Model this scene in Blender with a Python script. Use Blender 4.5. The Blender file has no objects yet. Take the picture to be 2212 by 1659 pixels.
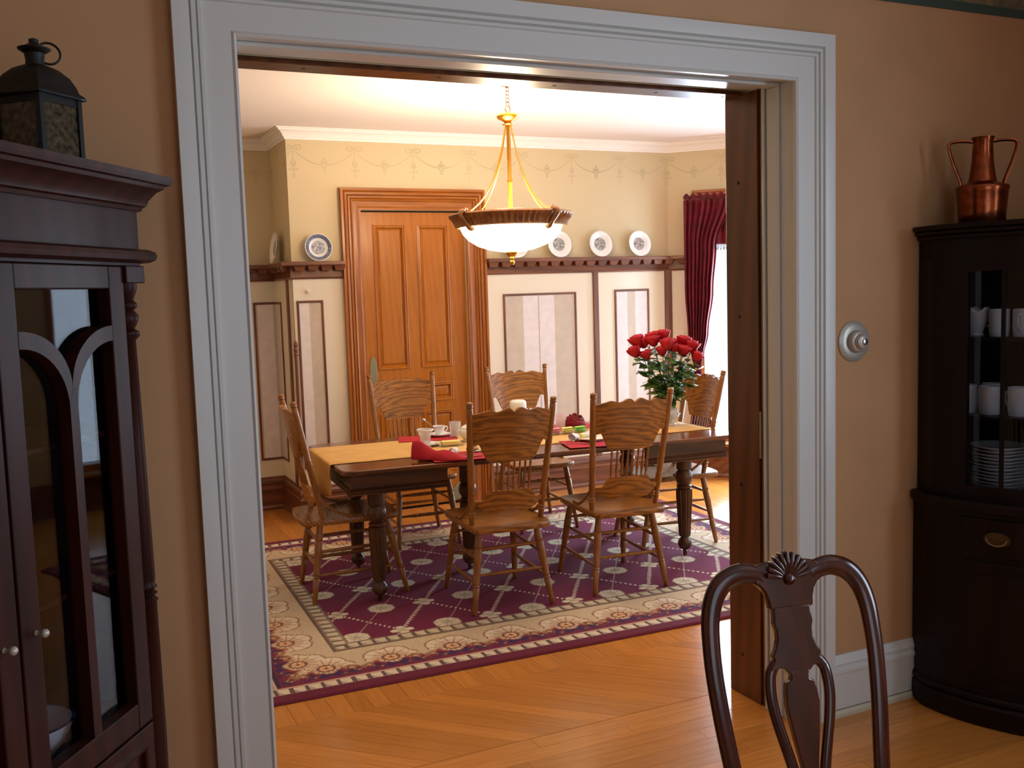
import bpy, bmesh, math, random
import numpy as np
from mathutils import Vector, Matrix
random.seed(7)
R = math.radians
sc = bpy.context.scene
col = sc.collection

# ------------------------------------------------------------------ camera
FPX, YAW, PITCH, ROLL = 2109.38, 0.4370, -0.0948, -0.0312
CAM = Vector((-0.9594, -2.739, 1.6455))
_fw = Vector((math.sin(YAW)*math.cos(PITCH), math.cos(YAW)*math.cos(PITCH), math.sin(PITCH)))
_rt = Vector((math.cos(YAW), -math.sin(YAW), 0)); _up = _rt.cross(_fw)
_r2 = _rt*math.cos(ROLL) + _up*math.sin(ROLL); _u2 = -_rt*math.sin(ROLL) + _up*math.cos(ROLL)
cd = bpy.data.cameras.new('camera'); cam = bpy.data.objects.new('camera', cd); col.objects.link(cam)
cd.sensor_width = 36; cd.lens = FPX*36/2212; cd.clip_start = .05
_m = Matrix((_r2, _u2, -_fw)).transposed().to_4x4(); _m.translation = CAM
cam.matrix_world = _m
sc.camera = cam

# ------------------------------------------------------------------ world, daylight, exposure
w = bpy.data.worlds.new('world'); sc.world = w; w.use_nodes = True
w.node_tree.nodes['Background'].inputs[0].default_value = (.80, .90, 1, 1)
w.node_tree.nodes['Background'].inputs[1].default_value = 1.6
sc.view_settings.view_transform = 'Standard'; sc.view_settings.look = 'None'
sc.view_settings.exposure = 0.0; sc.view_settings.gamma = 1.0; sc.view_settings.use_curve_mapping = False
try:
    sc.cycles.use_denoising = True
    sc.cycles.max_bounces = 9; sc.cycles.diffuse_bounces = 4; sc.cycles.glossy_bounces = 4
    sc.cycles.transparent_max_bounces = 12; sc.cycles.transmission_bounces = 6
    sc.cycles.sample_clamp_indirect = 6.0
    sc.cycles.caustics_reflective = False; sc.cycles.caustics_refractive = False
except Exception:
    pass

def daylight(name, centre, inward, w_, h_, power, color):
    """soft daylight entering through one of the windows: a rectangle just outside the glass"""
    l = bpy.data.lights.new(name, 'AREA'); l.shape = 'RECTANGLE'; l.size = w_; l.size_y = h_
    l.energy = power; l.color = color
    o = bpy.data.objects.new(name, l); col.objects.link(o)
    o.matrix_world = Vector(inward).to_track_quat('-Z', 'Y').to_matrix().to_4x4()
    o.location = centre
    return o
DAY = (.72, .86, 1.0)
# bay windows of the dining room, then the window of the near room (right wall), then an added rear fill
daylight('daylight_bay_left', (4.43, 3.96, 1.35), (-1, -1, 0), .80, 2.0, 195, DAY)
daylight('daylight_bay_centre', (4.92, 2.5, 1.35), (-1, 0, 0), 1.3, 2.0, 42, DAY)
daylight('daylight_bay_right', (4.43, 1.06, 1.35), (-1, 1, 0), .80, 2.0, 15, DAY)
daylight('daylight_near_side', (2.87, -2.55, 1.65), (-1, 0, 0), 1.3, 1.7, 74, (.68, .84, 1.0))
daylight('fill_near_rear', (.35, -4.10, 1.65), (0, 1, 0), 1.5, 1.7, 7, (.68, .84, 1.0))  # unseen lamp behind the camera, added as fill for the near room

# ------------------------------------------------------------------ helpers
def lin(c):
    return tuple(((x/255)/12.92 if x/255 <= .04045 else ((x/255+.055)/1.055)**2.4) for x in c)
def rgba(c): return (*lin(c), 1)
MATS = {}
def _new(name):
    m = bpy.data.materials.new(name); m.use_nodes = True; MATS[name] = m
    return m, m.node_tree.nodes, m.node_tree.links, m.node_tree.nodes['Principled BSDF']
def setp(b, **k):
    for a, v in k.items():
        key = {'rough': 'Roughness', 'metal': 'Metallic', 'spec': 'Specular IOR Level', 'trans': 'Transmission Weight',
               'ior': 'IOR', 'alpha': 'Alpha', 'coat': 'Coat Weight', 'coatr': 'Coat Roughness', 'sheen': 'Sheen Weight',
               'sss': 'Subsurface Weight', 'estr': 'Emission Strength'}[a]
        b.inputs[key].default_value = v
def plain(name, c, noise=0.0, nscale=8, bump=0.0, emit=None, c2=None, **k):
    m, N, L, b = _new(name)
    b.inputs['Base Color'].default_value = rgba(c); setp(b, **k)
    if emit: b.inputs['Emission Color'].default_value = rgba(emit)
    if noise or bump or c2:
        tc = N.new('ShaderNodeTexCoord'); n = N.new('ShaderNodeTexNoise'); n.inputs['Scale'].default_value = nscale
        n.inputs['Detail'].default_value = 5; L.new(tc.outputs['Object'], n.inputs['Vector'])
        if noise or c2:
            r = N.new('ShaderNodeValToRGB'); r.color_ramp.elements[0].position = .3; r.color_ramp.elements[1].position = .7
            d = c2 or tuple(max(0, x*(1-noise)) for x in c)
            r.color_ramp.elements[0].color = rgba(d); r.color_ramp.elements[1].color = rgba(c)
            L.new(n.outputs['Fac'], r.inputs[0]); L.new(r.outputs[0], b.inputs['Base Color'])
        if bump:
            bp = N.new('ShaderNodeBump'); bp.inputs['Strength'].default_value = bump; bp.inputs['Distance'].default_value = .004
            L.new(n.outputs['Fac'], bp.inputs['Height']); L.new(bp.outputs[0], b.inputs['Normal'])
    return m
def wood(name, dark, light, axis='x', scale=1.0, rough=.35, rnd=.12, bands=.5, coat=0.0, stretch=14, dist=3.0, wscale=.55, spec=.5):
    """streaky grain along one local axis; object-random brightness; optional cathedral bands"""
    m, N, L, b = _new(name); setp(b, rough=rough, coat=coat, coatr=.12, spec=spec)
    tc = N.new('ShaderNodeTexCoord'); mp = N.new('ShaderNodeMapping'); oi = N.new('ShaderNodeObjectInfo')
    s = [stretch*scale]*3; s['xyz'.index(axis)] = 1.2*scale
    mp.inputs['Scale'].default_value = s
    L.new(tc.outputs['Object'], mp.inputs['Vector'])
    ad = N.new('ShaderNodeVectorMath'); ad.operation = 'ADD'
    mu = N.new('ShaderNodeVectorMath'); mu.operation = 'SCALE'; mu.inputs['Scale'].default_value = 37
    cx = N.new('ShaderNodeCombineXYZ'); 
    for i in range(3): L.new(oi.outputs['Random'], cx.inputs[i])
    L.new(cx.outputs[0], mu.inputs[0]); L.new(mp.outputs[0], ad.inputs[0]); L.new(mu.outputs[0], ad.inputs[1])
    n1 = N.new('ShaderNodeTexNoise'); n1.inputs['Scale'].default_value = 2.2; n1.inputs['Detail'].default_value = 7
    n1.inputs['Roughness'].default_value = .62
    L.new(ad.outputs[0], n1.inputs['Vector'])
    wv = N.new('ShaderNodeTexWave'); wv.wave_type = 'BANDS'; wv.bands_direction = 'DIAGONAL'
    wv.inputs['Scale'].default_value = wscale; wv.inputs['Distortion'].default_value = dist; wv.inputs['Detail'].default_value = 3
    wv.inputs['Detail Scale'].default_value = .8
    L.new(ad.outputs[0], wv.inputs['Vector'])
    mx = N.new('ShaderNodeMix'); mx.data_type = 'FLOAT'; mx.inputs[0].default_value = bands
    L.new(n1.outputs['Fac'], mx.inputs[2]); L.new(wv.outputs['Fac'], mx.inputs[3])
    rp = N.new('ShaderNodeValToRGB'); rp.color_ramp.elements[0].position = .22; rp.color_ramp.elements[1].position = .78
    rp.color_ramp.elements[0].color = rgba(dark); rp.color_ramp.elements[1].color = rgba(light)
    L.new(mx.outputs[0], rp.inputs[0])
    hs = N.new('ShaderNodeHueSaturation'); mr = N.new('ShaderNodeMapRange')
    mr.inputs[3].default_value = 1-rnd; mr.inputs[4].default_value = 1+rnd
    L.new(oi.outputs['Random'], mr.inputs[0]); L.new(mr.outputs[0], hs.inputs['Value'])
    L.new(rp.outputs[0], hs.inputs['Color']); L.new(hs.outputs[0], b.inputs['Base Color'])
    bp = N.new('ShaderNodeBump'); bp.inputs['Strength'].default_value = .08; bp.inputs['Distance'].default_value = .002
    L.new(n1.outputs['Fac'], bp.inputs['Height']); L.new(bp.outputs[0], b.inputs['Normal'])
    return m
def glass(name, tint=(255, 255, 255), rough=.0, gloss=1.0):
    """thin pane: see-through with a fresnel reflection"""
    m, N, L, b = _new(name); N.remove(b)
    out = [x for x in N if x.type == 'OUTPUT_MATERIAL'][0]
    t = N.new('ShaderNodeBsdfTransparent'); t.inputs[0].default_value = rgba(tint)
    g = N.new('ShaderNodeBsdfGlossy'); g.inputs['Roughness'].default_value = rough
    f = N.new('ShaderNodeFresnel'); ge = N.new('ShaderNodeNewGeometry'); io = N.new('ShaderNodeMath'); io.operation = 'MULTIPLY_ADD'
    io.inputs[1].default_value = 1/1.45-1.45; io.inputs[2].default_value = 1.45
    L.new(ge.outputs['Backfacing'], io.inputs[0]); L.new(io.outputs[0], f.inputs[0])
    mm = N.new('ShaderNodeMath'); mm.operation = 'MULTIPLY'; mm.inputs[1].default_value = gloss
    L.new(f.outputs[0], mm.inputs[0])
    mx = N.new('ShaderNodeMixShader'); L.new(mm.outputs[0], mx.inputs[0]); L.new(t.outputs[0], mx.inputs[1]); L.new(g.outputs[0], mx.inputs[2])
    L.new(mx.outputs[0], out.inputs[0])
    return m
def stripes(name, base, bands, period, off=0, rough=.6, spots=True, axis='X'):
    """vertical stripes of wallpaper along local x: bands = [(start, colour)], metres within the period"""
    m, N, L, b = _new(name); setp(b, rough=rough)
    tc = N.new('ShaderNodeTexCoord'); sx = N.new('ShaderNodeSeparateXYZ'); L.new(tc.outputs['Object'], sx.inputs[0])
    a = N.new('ShaderNodeMath'); a.operation = 'ADD'; a.inputs[1].default_value = off + 50*period; L.new(sx.outputs[axis], a.inputs[0])
    md = N.new('ShaderNodeMath'); md.operation = 'MODULO'; md.inputs[1].default_value = period; L.new(a.outputs[0], md.inputs[0])
    dv = N.new('ShaderNodeMath'); dv.operation = 'DIVIDE'; dv.inputs[1].default_value = period; L.new(md.outputs[0], dv.inputs[0])
    rp = N.new('ShaderNodeValToRGB'); rp.color_ramp.interpolation = 'CONSTANT'
    els = rp.color_ramp.elements
    els[0].position = 0; els[0].color = rgba(base); els.remove(els[1])
    for p, c in bands:
        e = els.new(p/period); e.color = rgba(c)
    L.new(dv.outputs[0], rp.inputs[0])
    if spots:
        n = N.new('ShaderNodeTexNoise'); n.inputs['Scale'].default_value = 14; n.inputs['Detail'].default_value = 6
        L.new(tc.outputs['Object'], n.inputs['Vector'])
        mr = N.new('ShaderNodeMapRange'); mr.inputs[1].default_value = .35; mr.inputs[2].default_value = .65
        mr.inputs[3].default_value = .93; mr.inputs[4].default_value = 1.03; L.new(n.outputs['Fac'], mr.inputs[0])
        hs = N.new('ShaderNodeHueSaturation'); L.new(mr.outputs[0], hs.inputs['Value']); L.new(rp.outputs[0], hs.inputs['Color'])
        L.new(hs.outputs[0], b.inputs['Base Color'])
    else: L.new(rp.outputs[0], b.inputs['Base Color'])
    return m
def vcol(name, rough=.9, bump=0.0, sheen=0.0):
    m, N, L, b = _new(name); setp(b, rough=rough, sheen=sheen)
    a = N.new('ShaderNodeVertexColor'); a.layer_name = 'Col'; L.new(a.outputs[0], b.inputs['Base Color'])
    if bump:
        tc = N.new('ShaderNodeTexCoord'); n = N.new('ShaderNodeTexNoise'); n.inputs['Scale'].default_value = 260
        L.new(tc.outputs['Object'], n.inputs['Vector'])
        bp = N.new('ShaderNodeBump'); bp.inputs['Strength'].default_value = bump; bp.inputs['Distance'].default_value = .003
        L.new(n.outputs['Fac'], bp.inputs['Height']); L.new(bp.outputs[0], b.inputs['Normal'])
    return m

class MB:
    def __init__(s): s.v = []; s.f = []
    def add(s, vs, fs):
        o = len(s.v); s.v += [tuple(v) for v in vs]; s.f += [tuple(i+o for i in f) for f in fs]; return s
    def box(s, x0, x1, y0, y1, z0, z1, M=None):
        vs = [Vector((x, y, z)) for z in (z0, z1) for y in (y0, y1) for x in (x0, x1)]
        if M: vs = [M @ v for v in vs]
        return s.add(vs, [(0, 2, 3, 1), (4, 5, 7, 6), (0, 1, 5, 4), (2, 6, 7, 3), (0, 4, 6, 2), (1, 3, 7, 5)])
    def lathe(s, prof, n=20, c=(0, 0, 0), M=None, flute=0, fn=0, fz=None):
        """prof: (radius, height) from bottom to top"""
        vs = []; fs = []
        for r, z in prof:
            for k in range(n):
                a = 2*math.pi*k/n
                rr = r
                if flute and fz and fz[0] <= z <= fz[1]: rr = r*(1 - flute*(.5+.5*math.cos(a*fn)))
                v = Vector((rr*math.cos(a), rr*math.sin(a), z))
                if M: v = M @ v
                vs.append(v + Vector(c))
        m = len(prof); ring_ = prof[0] == prof[-1]
        for i in range(m-1):
            for k in range(n):
                k2 = (k+1) % n
                fs.append((i*n+k, i*n+k2, (i+1)*n+k2, (i+1)*n+k))
        if prof[0][0] > 1e-5 and not ring_: fs.append(tuple(range(n-1, -1, -1)))
        if prof[-1][0] > 1e-5 and not ring_: fs.append(tuple((m-1)*n+k for k in range(n)))
        return s.add(vs, fs)
    def tube(s, pts, rad, n=8, flat=None, up=None):
        """tube through pts; rad a number or a list; flat=(a,b) scales the two cross axes"""
        pts = [Vector(p) for p in pts]; rads = rad if isinstance(rad, (list, tuple)) else [rad]*len(pts)
        vs = []; fs = []; prev = None
        for i, p in enumerate(pts):
            d = (pts[min(i+1, len(pts)-1)] - pts[max(i-1, 0)]).normalized()
            if up is not None: a = Vector(up) - d*d.dot(Vector(up))
            elif prev is None: a = d.orthogonal()
            else: a = prev - d*d.dot(prev)
            if a.length < 1e-6: a = d.orthogonal()
            a.normalize(); b = d.cross(a); prev = a
            fa, fb = flat or (1, 1)
            for k in range(n):
                t = 2*math.pi*k/n; vs.append(p + rads[i]*(a*math.cos(t)*fa + b*math.sin(t)*fb))
        for i in range(len(pts)-1):
            for k in range(n):
                k2 = (k+1) % n; fs.append((i*n+k, i*n+k2, (i+1)*n+k2, (i+1)*n+k))
        fs.append(tuple(range(n-1, -1, -1))); fs.append(tuple((len(pts)-1)*n+k for k in range(n)))
        return s.add(vs, fs)
    def turned(s, p0, p1, prof, n=12, flute=0, fn=0, fz=None):
        """lathe profile (radius, t 0..1) between two points"""
        p0, p1 = Vector(p0), Vector(p1); d = p1-p0; L_ = d.length
        M = d.to_track_quat('Z', 'Y').to_matrix()
        return s.lathe([(r, t*L_) for r, t in prof], n, p0, M, flute, fn, (fz[0]*L_, fz[1]*L_) if fz else None)
    def prism(s, out, y0, y1, M=None):
        """polygon in local xz, thickness along y"""
        n = len(out)
        area = sum(out[i][0]*out[(i+1) % n][1]-out[(i+1) % n][0]*out[i][1] for i in range(n))
        if area < 0: out = out[::-1]
        vs = [Vector((x, y, z)) for y in (y0, y1) for x, z in out]
        if M: vs = [M @ v for v in vs]
        fs = [tuple(range(n)), tuple(range(2*n-1, n-1, -1))] + [(i+n, (i+1) % n+n, (i+1) % n, i) for i in range(n)]
        return s.add(vs, fs)
    def slab(s, out, z0, z1):
        """polygon in xy, thickness along z"""
        n = len(out)
        area = sum(out[i][0]*out[(i+1) % n][1]-out[(i+1) % n][0]*out[i][1] for i in range(n))
        if area < 0: out = out[::-1]
        vs = [(x, y, z) for z in (z0, z1) for x, y in out]
        return s.add(vs, [tuple(range(n-1, -1, -1)), tuple(range(n, 2*n))] + [(i, (i+1) % n, (i+1) % n+n, i+n) for i in range(n)])
    def grid(s, P, closed_u=False):
        """P[i][j] of points"""
        nu, nv = len(P), len(P[0]); fs = []
        for i in range(nu-1 + (1 if closed_u else 0)):
            for j in range(nv-1): fs.append((i*nv+j, ((i+1) % nu)*nv+j, ((i+1) % nu)*nv+j+1, i*nv+j+1))
        return s.add([p for r in P for p in r], fs)
    def seg(s, P0, P1, prof, N, m0=None, m1=None):
        """one moulding length: prof (u, v), u to the left of travel (seen against N), v along N; m0, m1: mitre tangents
        (how far the end moves along the travel for each unit of u)"""
        P0, P1, N = Vector(P0), Vector(P1), Vector(N); d = (P1-P0).normalized(); lft = N.cross(d)
        vs = []
        for P, t in ((P0, m0 or 0), (P1, m1 or 0)):
            for u, v in prof: vs.append(P + lft*u + N*v + d*(u*t))
        n = len(prof); fs = [(i, (i+1) % n, (i+1) % n+n, i+n) for i in range(n)]
        return s.add(vs, fs + [tuple(range(n-1, -1, -1)), tuple(range(n, 2*n))])
    def build(s, name, mat, parent=None, loc=None, smooth=35, bevel=0, rotz=None, solid=0, sub=0):
        me = bpy.data.meshes.new(name); me.from_pydata(s.v, [], s.f); me.update()
        bm = bmesh.new(); bm.from_mesh(me); bmesh.ops.recalc_face_normals(bm, faces=bm.faces); bm.to_mesh(me); bm.free()
        o = bpy.data.objects.new(name, me); col.objects.link(o)
        if mat is not None: me.materials.append(MATS[mat] if isinstance(mat, str) else mat)
        if parent: o.parent = parent
        if loc: o.location = loc
        if rotz is not None: o.rotation_euler[2] = rotz
        if smooth:
            me.polygons.foreach_set('use_smooth', [True]*len(me.polygons))
            try: me.set_sharp_from_angle(angle=R(smooth))
            except Exception: pass
        if solid:
            md = o.modifiers.new('solid', 'SOLIDIFY'); md.thickness = solid; md.offset = 0
        if bevel:
            md = o.modifiers.new('bevel', 'BEVEL'); md.width = bevel; md.segments = 2; md.limit_method = 'ANGLE'; md.angle_limit = R(40)
        if sub:
            md = o.modifiers.new('sub', 'SUBSURF'); md.levels = sub; md.render_levels = sub
        return o
def mitres(pts, closed=False):
    """mitre tangent at each point of a path travelling in a plane, left-handed offset: returns (start, end) per segment"""
    return None
def path_segs(pts, N, closed=False):
    """for a path in the plane with normal N give [(P0,P1,m0,m1)] with mitred ends"""
    P = [Vector(p) for p in pts]; N = Vector(N); n = len(P); out = []
    idx = range(n) if closed else range(n-1)
    def tan_at(i):
        if not closed and (i == 0 or i == n-1): return None
        a = (P[i]-P[(i-1) % n]).normalized(); b = (P[(i+1) % n]-P[i]).normalized()
        la, lb = N.cross(a), N.cross(b); mv = la+lb; mv = mv/(mv.dot(la))
        return mv.dot(a), mv.dot(b)
    for i in idx:
        t0 = tan_at(i); t1 = tan_at((i+1) % n)
        out.append((P[i], P[(i+1) % n], t0[1] if t0 else 0, t1[0] if t1 else 0))
    return out
def tag(o, label=None, cat=None, group=None, kind=None):
    if label: o['label'] = label
    if cat: o['category'] = cat
    if group: o['group'] = group
    if kind: o['kind'] = kind
    return o
def thing(name, label, cat, loc=(0, 0, 0), rotz=0, group=None):
    o = bpy.data.objects.new(name, None); col.objects.link(o); o.empty_display_size = .05
    o.location = loc; o.rotation_euler = (0, 0, rotz)
    return tag(o, label, cat, group)
def copy_tree(o, parent=None):
    c = o.copy(); col.objects.link(c); c.parent = parent
    for k, v in list(o.items()):
        pass
    for ch in list(o.children): copy_tree(ch, c)
    return c
def struct(o): o['kind'] = 'structure'; return o
def T(loc=(0, 0, 0), rz=0, rx=0, ry=0):
    return Matrix.Translation(loc) @ Matrix.Rotation(rz, 4, 'Z') @ Matrix.Rotation(ry, 4, 'Y') @ Matrix.Rotation(rx, 4, 'X')
def arc(cx, cy, r, a0, a1, n): return [(cx+r*math.cos(R(a0+(a1-a0)*i/n)), cy+r*math.sin(R(a0+(a1-a0)*i/n))) for i in range(n+1)]
def smooth_path(pts, k=6):
    """catmull-rom through pts"""
    P = [Vector(p) for p in pts]; out = []
    for i in range(len(P)-1):
        a, b, c, d = P[max(i-1, 0)], P[i], P[i+1], P[min(i+2, len(P)-1)]
        for j in range(k):
            t = j/k; out.append(.5*((2*b) + (c-a)*t + (2*a-5*b+4*c-d)*t*t + (3*b-a-3*c+d)*t**3))
    out.append(P[-1]); return out

# ------------------------------------------------------------------ materials
plain('near_wall', (192, 147, 103), noise=.05, nscale=3, rough=.75)
plain('white_trim', (206, 207, 203), rough=.32, spec=.5)
plain('cream_shoe', (196, 190, 165), rough=.5)
plain('ceiling_paint', (240, 228, 222), rough=.85)
plain('crown_lit', (250, 244, 242), rough=.6)  # ceiling white made lighter: chandelier light on the crown is put into the colour
plain('yellow_wall', (212, 194, 158), rough=.7)
plain('cream_panel', (236, 226, 206), rough=.6)
wood('oak_trim', (138, 76, 24), (176, 106, 40), 'x', 1.5, .3, .05, .15)
wood('oak_trim_v', (138, 76, 24), (176, 106, 40), 'z', 1.5, .3, .05, .15)
wood('oak_door', (164, 94, 22), (190, 116, 32), 'z', 1.6, .28, .03, .15)
wood('rail_wood', (92, 52, 32), (136, 82, 54), 'x', 1.0, .35, .05, .3)
wood('rail_wood_v', (92, 52, 32), (136, 82, 54), 'z', 1.0, .35, .05, .3)
wood('jamb_wood', (70, 34, 14), (112, 62, 28), 'z', 1.0, .3, .05, .3)
wood('floor_wood', (196, 122, 50), (216, 146, 70), 'x', 2.2, .19, .12, .10, coat=.25)
plain('floor_gap', (60, 32, 14), rough=.8)
plain('slot_dark', (22, 16, 13), rough=.9)
wood('chair_oak', (98, 58, 21), (182, 120, 50), 'x', 2.2, .32, .05, .32, coat=.15, dist=10.0, stretch=11, wscale=1.1)
wood('chair_oak_v', (116, 70, 26), (168, 108, 44), 'z', 2.0, .3, .05, .15, coat=.15)
wood('table_wood', (70, 34, 16), (124, 68, 34), 'x', 1.0, .2, .04, .4, coat=.3)
wood('table_apron', (54, 31, 17), (96, 58, 32), 'x', 1.0, .3, .05, .3)
wood('table_leg', (54, 31, 17), (96, 58, 32), 'z', 1.0, .3, .05, .3)
wood('mahogany', (36, 14, 11), (62, 26, 19), 'z', 1.0, .40, .05, .3, spec=.14)
wood('mahogany_chair', (44, 14, 9), (74, 26, 16), 'z', 1.0, .2, .03, .25, coat=.3)
wood('dark_cabinet', (15, 8, 6), (28, 13, 9), 'z', 1.0, .42, .04, .3, spec=.2)
plain('bronze', (168, 116, 72), noise=.25, nscale=30, rough=.42, metal=.35)
plain('brass', (206, 150, 60), rough=.25, metal=.9)
plain('bowl_glass', (255, 244, 220), rough=.3, emit=(255, 232, 186), estr=7)
plain('white_china', (236, 236, 236), rough=.12, coat=.3)
plain('blue_print', (120, 128, 160), rough=.15, noise=.35, nscale=60)
plain('grey_print', (205, 205, 205), rough=.15, c2=(96, 92, 92), nscale=55)
plain('blue_scene', (214, 214, 216), rough=.15, c2=(84, 90, 130), nscale=50)
plain('brown_scene', (208, 200, 196), rough=.15, c2=(110, 88, 84), nscale=50)
plain('curtain_red', (120, 8, 34), noise=.25, nscale=12, rough=.75)
plain('fringe_red', (70, 10, 30), rough=.9)
plain('cord_cream', (222, 208, 178), rough=.8)
plain('runner_cloth', (222, 176, 104), noise=.07, nscale=9, rough=.85, bump=.05)
plain('red_cloth', (186, 20, 44), noise=.12, nscale=25, rough=.85)
plain('dark_red_cloth', (132, 10, 30), noise=.25, nscale=25, rough=.85)
plain('rose_red', (206, 10, 40), noise=.2, nscale=20, rough=.5, sss=.1)
plain('leaf_green', (94, 136, 58), noise=.35, nscale=18, rough=.4)
plain('leaf_pale', (126, 190, 172), noise=.2, nscale=18, rough=.35)
plain('stem_green', (66, 100, 48), rough=.5)
plain('silver', (200, 200, 200), rough=.22, metal=1.0)
plain('pewter', (186, 182, 172), rough=.35, metal=.4)
plain('brass_dark', (84, 70, 46), rough=.4, metal=.6)
plain('crystal', (235, 240, 245), rough=.08, alpha=.30, spec=.8)
plain('pink_crystal', (244, 218, 224), rough=.08, alpha=.34, spec=.8)
plain('lantern_glass', (92, 80, 58), c2=(22, 20, 16), nscale=70, rough=.2)
plain('lantern_black', (16, 14, 14), rough=.45, metal=.3)
plain('copper', (160, 84, 52), noise=.3, nscale=40, rough=.24, metal=1.0, bump=.15)
plain('pink_packet', (240, 150, 160), rough=.6)
plain('yellow_packet', (244, 232, 130), rough=.6)
plain('green_packet', (140, 216, 84), rough=.6)
plain('butter', (246, 226, 140), rough=.5)
plain('tan_food', (216, 170, 120), noise=.2, nscale=40, rough=.7)
plain('kick_metal', (150, 150, 120), rough=.35, metal=.5)
plain('paper_white', (228, 230, 234), rough=.7)
plain('ornament_orange', (206, 110, 74), c2=(220, 214, 206), nscale=30, rough=.3)
plain('cobalt', (36, 40, 84), rough=.2)
plain('border_green', (62, 74, 64), c2=(150, 128, 92), nscale=16, rough=.8)
plain('border_edge', (58, 76, 68), rough=.8)
plain('nail_hole', (18, 10, 8), rough=.9)
plain('exterior_wall', (150, 140, 130), rough=.9)
glass('pane', (250, 252, 255), 0, 1.0)
glass('cabinet_pane', (232, 234, 238), .02, .45)
glass('lantern_pane', (120, 112, 92), .08, 1.0)
glass('clear_glass', (250, 251, 253), .01, 1.2)
glass('pink_glass', (252, 238, 240), .01, 1.4)
TN, LL, LT = (206, 190, 172), (232, 222, 220), (196, 180, 164)
stripes('wallpaper_a', TN, [(.34, LL), (.476, LT), (.488, LL), (.625, TN)], 1.0, off=.5)
stripes('wallpaper_b', LL, [(.45, TN), (.53, LL)], 1.0, off=.5)
stripes('wallpaper_c', LL, [(.49, TN)], 1.0, off=.5)
stripes('wallpaper_d', TN, [(.44, LL), (.56, TN)], 1.0, off=.5)
vcol('rug_weave', 1.0, .35, 0)
vcol('frieze_paint', .7)
# ================================================================== THE SETTING
D, DA = 4.319, 4.917            # dining room: back wall, alcove wall
XB0, XB1 = 0.622, 3.852         # outside corner by the alcove, corner of the bay
XR, XL = 1.4532, -0.479         # jamb faces of the wide opening
ZH = 2.358                      # head of the opening
WT = 0.38                       # thickness of the dividing wall (it holds pocket doors)
ZC, ZN = 2.846, 2.98            # ceilings
XLN, XRN, YN = -1.50, 2.75, -3.9  # near room: left wall, right wall, rear wall
XLD = -1.3                      # dining room left wall
BAY = [(3.6, WT), (3.852, .68), (4.65, 1.478), (4.65, 3.521), (XB1, D)]

# ---- floor: sub-floor slab, then every board
floor = MB().box(XLN-.2, 5.2, YN-.2, 5.2, -.06, -.004).build('floor', 'floor_gap'); struct(floor)
def board(corners, length_dir, thick=.004):
    c = Vector((sum(p[0] for p in corners)/len(corners), sum(p[1] for p in corners)/len(corners)))
    a = math.atan2(length_dir[1], length_dir[0]); ca, sa = math.cos(-a), math.sin(-a)
    loc = [((p[0]-c.x)*ca-(p[1]-c.y)*sa, (p[0]-c.x)*sa+(p[1]-c.y)*ca) for p in corners]
    o = MB().slab(loc, -.004, 0).build('plank', 'floor_wood', floor, smooth=0)
    o.location = (c.x, c.y, 0); o.rotation_euler[2] = a
    return o
PW, G = .078, .0006
# boards along the wall direction: near room and the passage of the opening
yy = .385; row = 0
while yy > -1.75:
    y0 = yy-PW; xs = [XLN]; x = XLN + random.uniform(.5, 1.5)
    while x < XRN-.3: xs.append(x); x += random.uniform(1.1, 1.8)
    xs.append(XRN)
    for a, b in zip(xs, xs[1:]):
        if yy > .02:                       # between the jambs only
            a, b = max(a, XL-.012), min(b, XR+.012)
            if b-a < .05: continue
        if b < -.75: continue
        board([(a+G, y0+G), (b-G, y0+G), (b-G, yy-G), (a+G, yy-G)], (1, 0))
    yy = y0; row += 1
board([(XLN, -3.9), (XRN, -3.9), (XRN, yy), (XLN, yy)], (1, 0))
# a band of boards at 45 degrees, then boards running to the back wall
Y0, Y1 = .388, .935; h = Y1-Y0; st = PW*math.sqrt(2)
x = XLD-.2
while x < 4.1:
    a, b = x+G*1.4, x+st-G*1.4
    if x > -1.1: board([(a, Y1), (a+h, Y0), (b+h, Y0), (b, Y1)], (1, -1))
    x += st
x = XLD
while x < 4.64:
    a, b = x+G, min(x+PW, 4.65)-G
    yb = DA if x < XB0 else (D if x < XB1 else D-(x-XB1))
    if -.34 < x < 3.02:
        pcs = [(Y1, 1.30+random.uniform(-.05, .25)), (3.40+random.uniform(-.3, .2), yb)]
    else:
        mid = random.uniform(1.8, 3.2); pcs = [(max(Y1, (x-3.852)+.68 if x > 3.852 else 0), mid), (mid, yb)]
    for p0, p1 in pcs:
        if x > -1.2: board([(a, p0+G), (b, p0+G), (b, p1-G), (a, p1-G)], (0, 1))
    x += PW

# ---- walls
def wallbox(name, mat, *a, parent=None):
    m = MB(); [m.box(*b) for b in a]; return struct(m.build(name, mat, parent, smooth=0))
def wallpoly(name, mat, p0, p1, z0, z1, t=.14, hole=None):
    """wall between two plan points, thickness to the right of travel; hole (s0, s1, z0, z1)"""
    p0, p1 = Vector(p0), Vector(p1); d = (p1-p0); L_ = d.length; d /= L_; n = Vector((d.y, -d.x))
    m = MB()
    def bx(s0, s1, a, b):
        q = [p0+d*s0, p0+d*s1, p0+d*s1+n*t, p0+d*s0+n*t]; m.slab([(v.x, v.y) for v in q], a, b)
    if hole:
        s0, s1, a, b = hole; bx(0, s0, z0, z1); bx(s1, L_, z0, z1); bx(s0, s1, z0, a); bx(s0, s1, b, z1)
    else: bx(0, L_, z0, z1)
    return struct(m.build(name, mat, smooth=0))
wall_back = wallbox('wall_back', 'yellow_wall', (XB0, 1.133, D, D+.16, 0, ZC), (1.976, XB1+.02, D, D+.16, 0, ZC), (1.133, 1.976, D, D+.16, 2.275, ZC))
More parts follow.
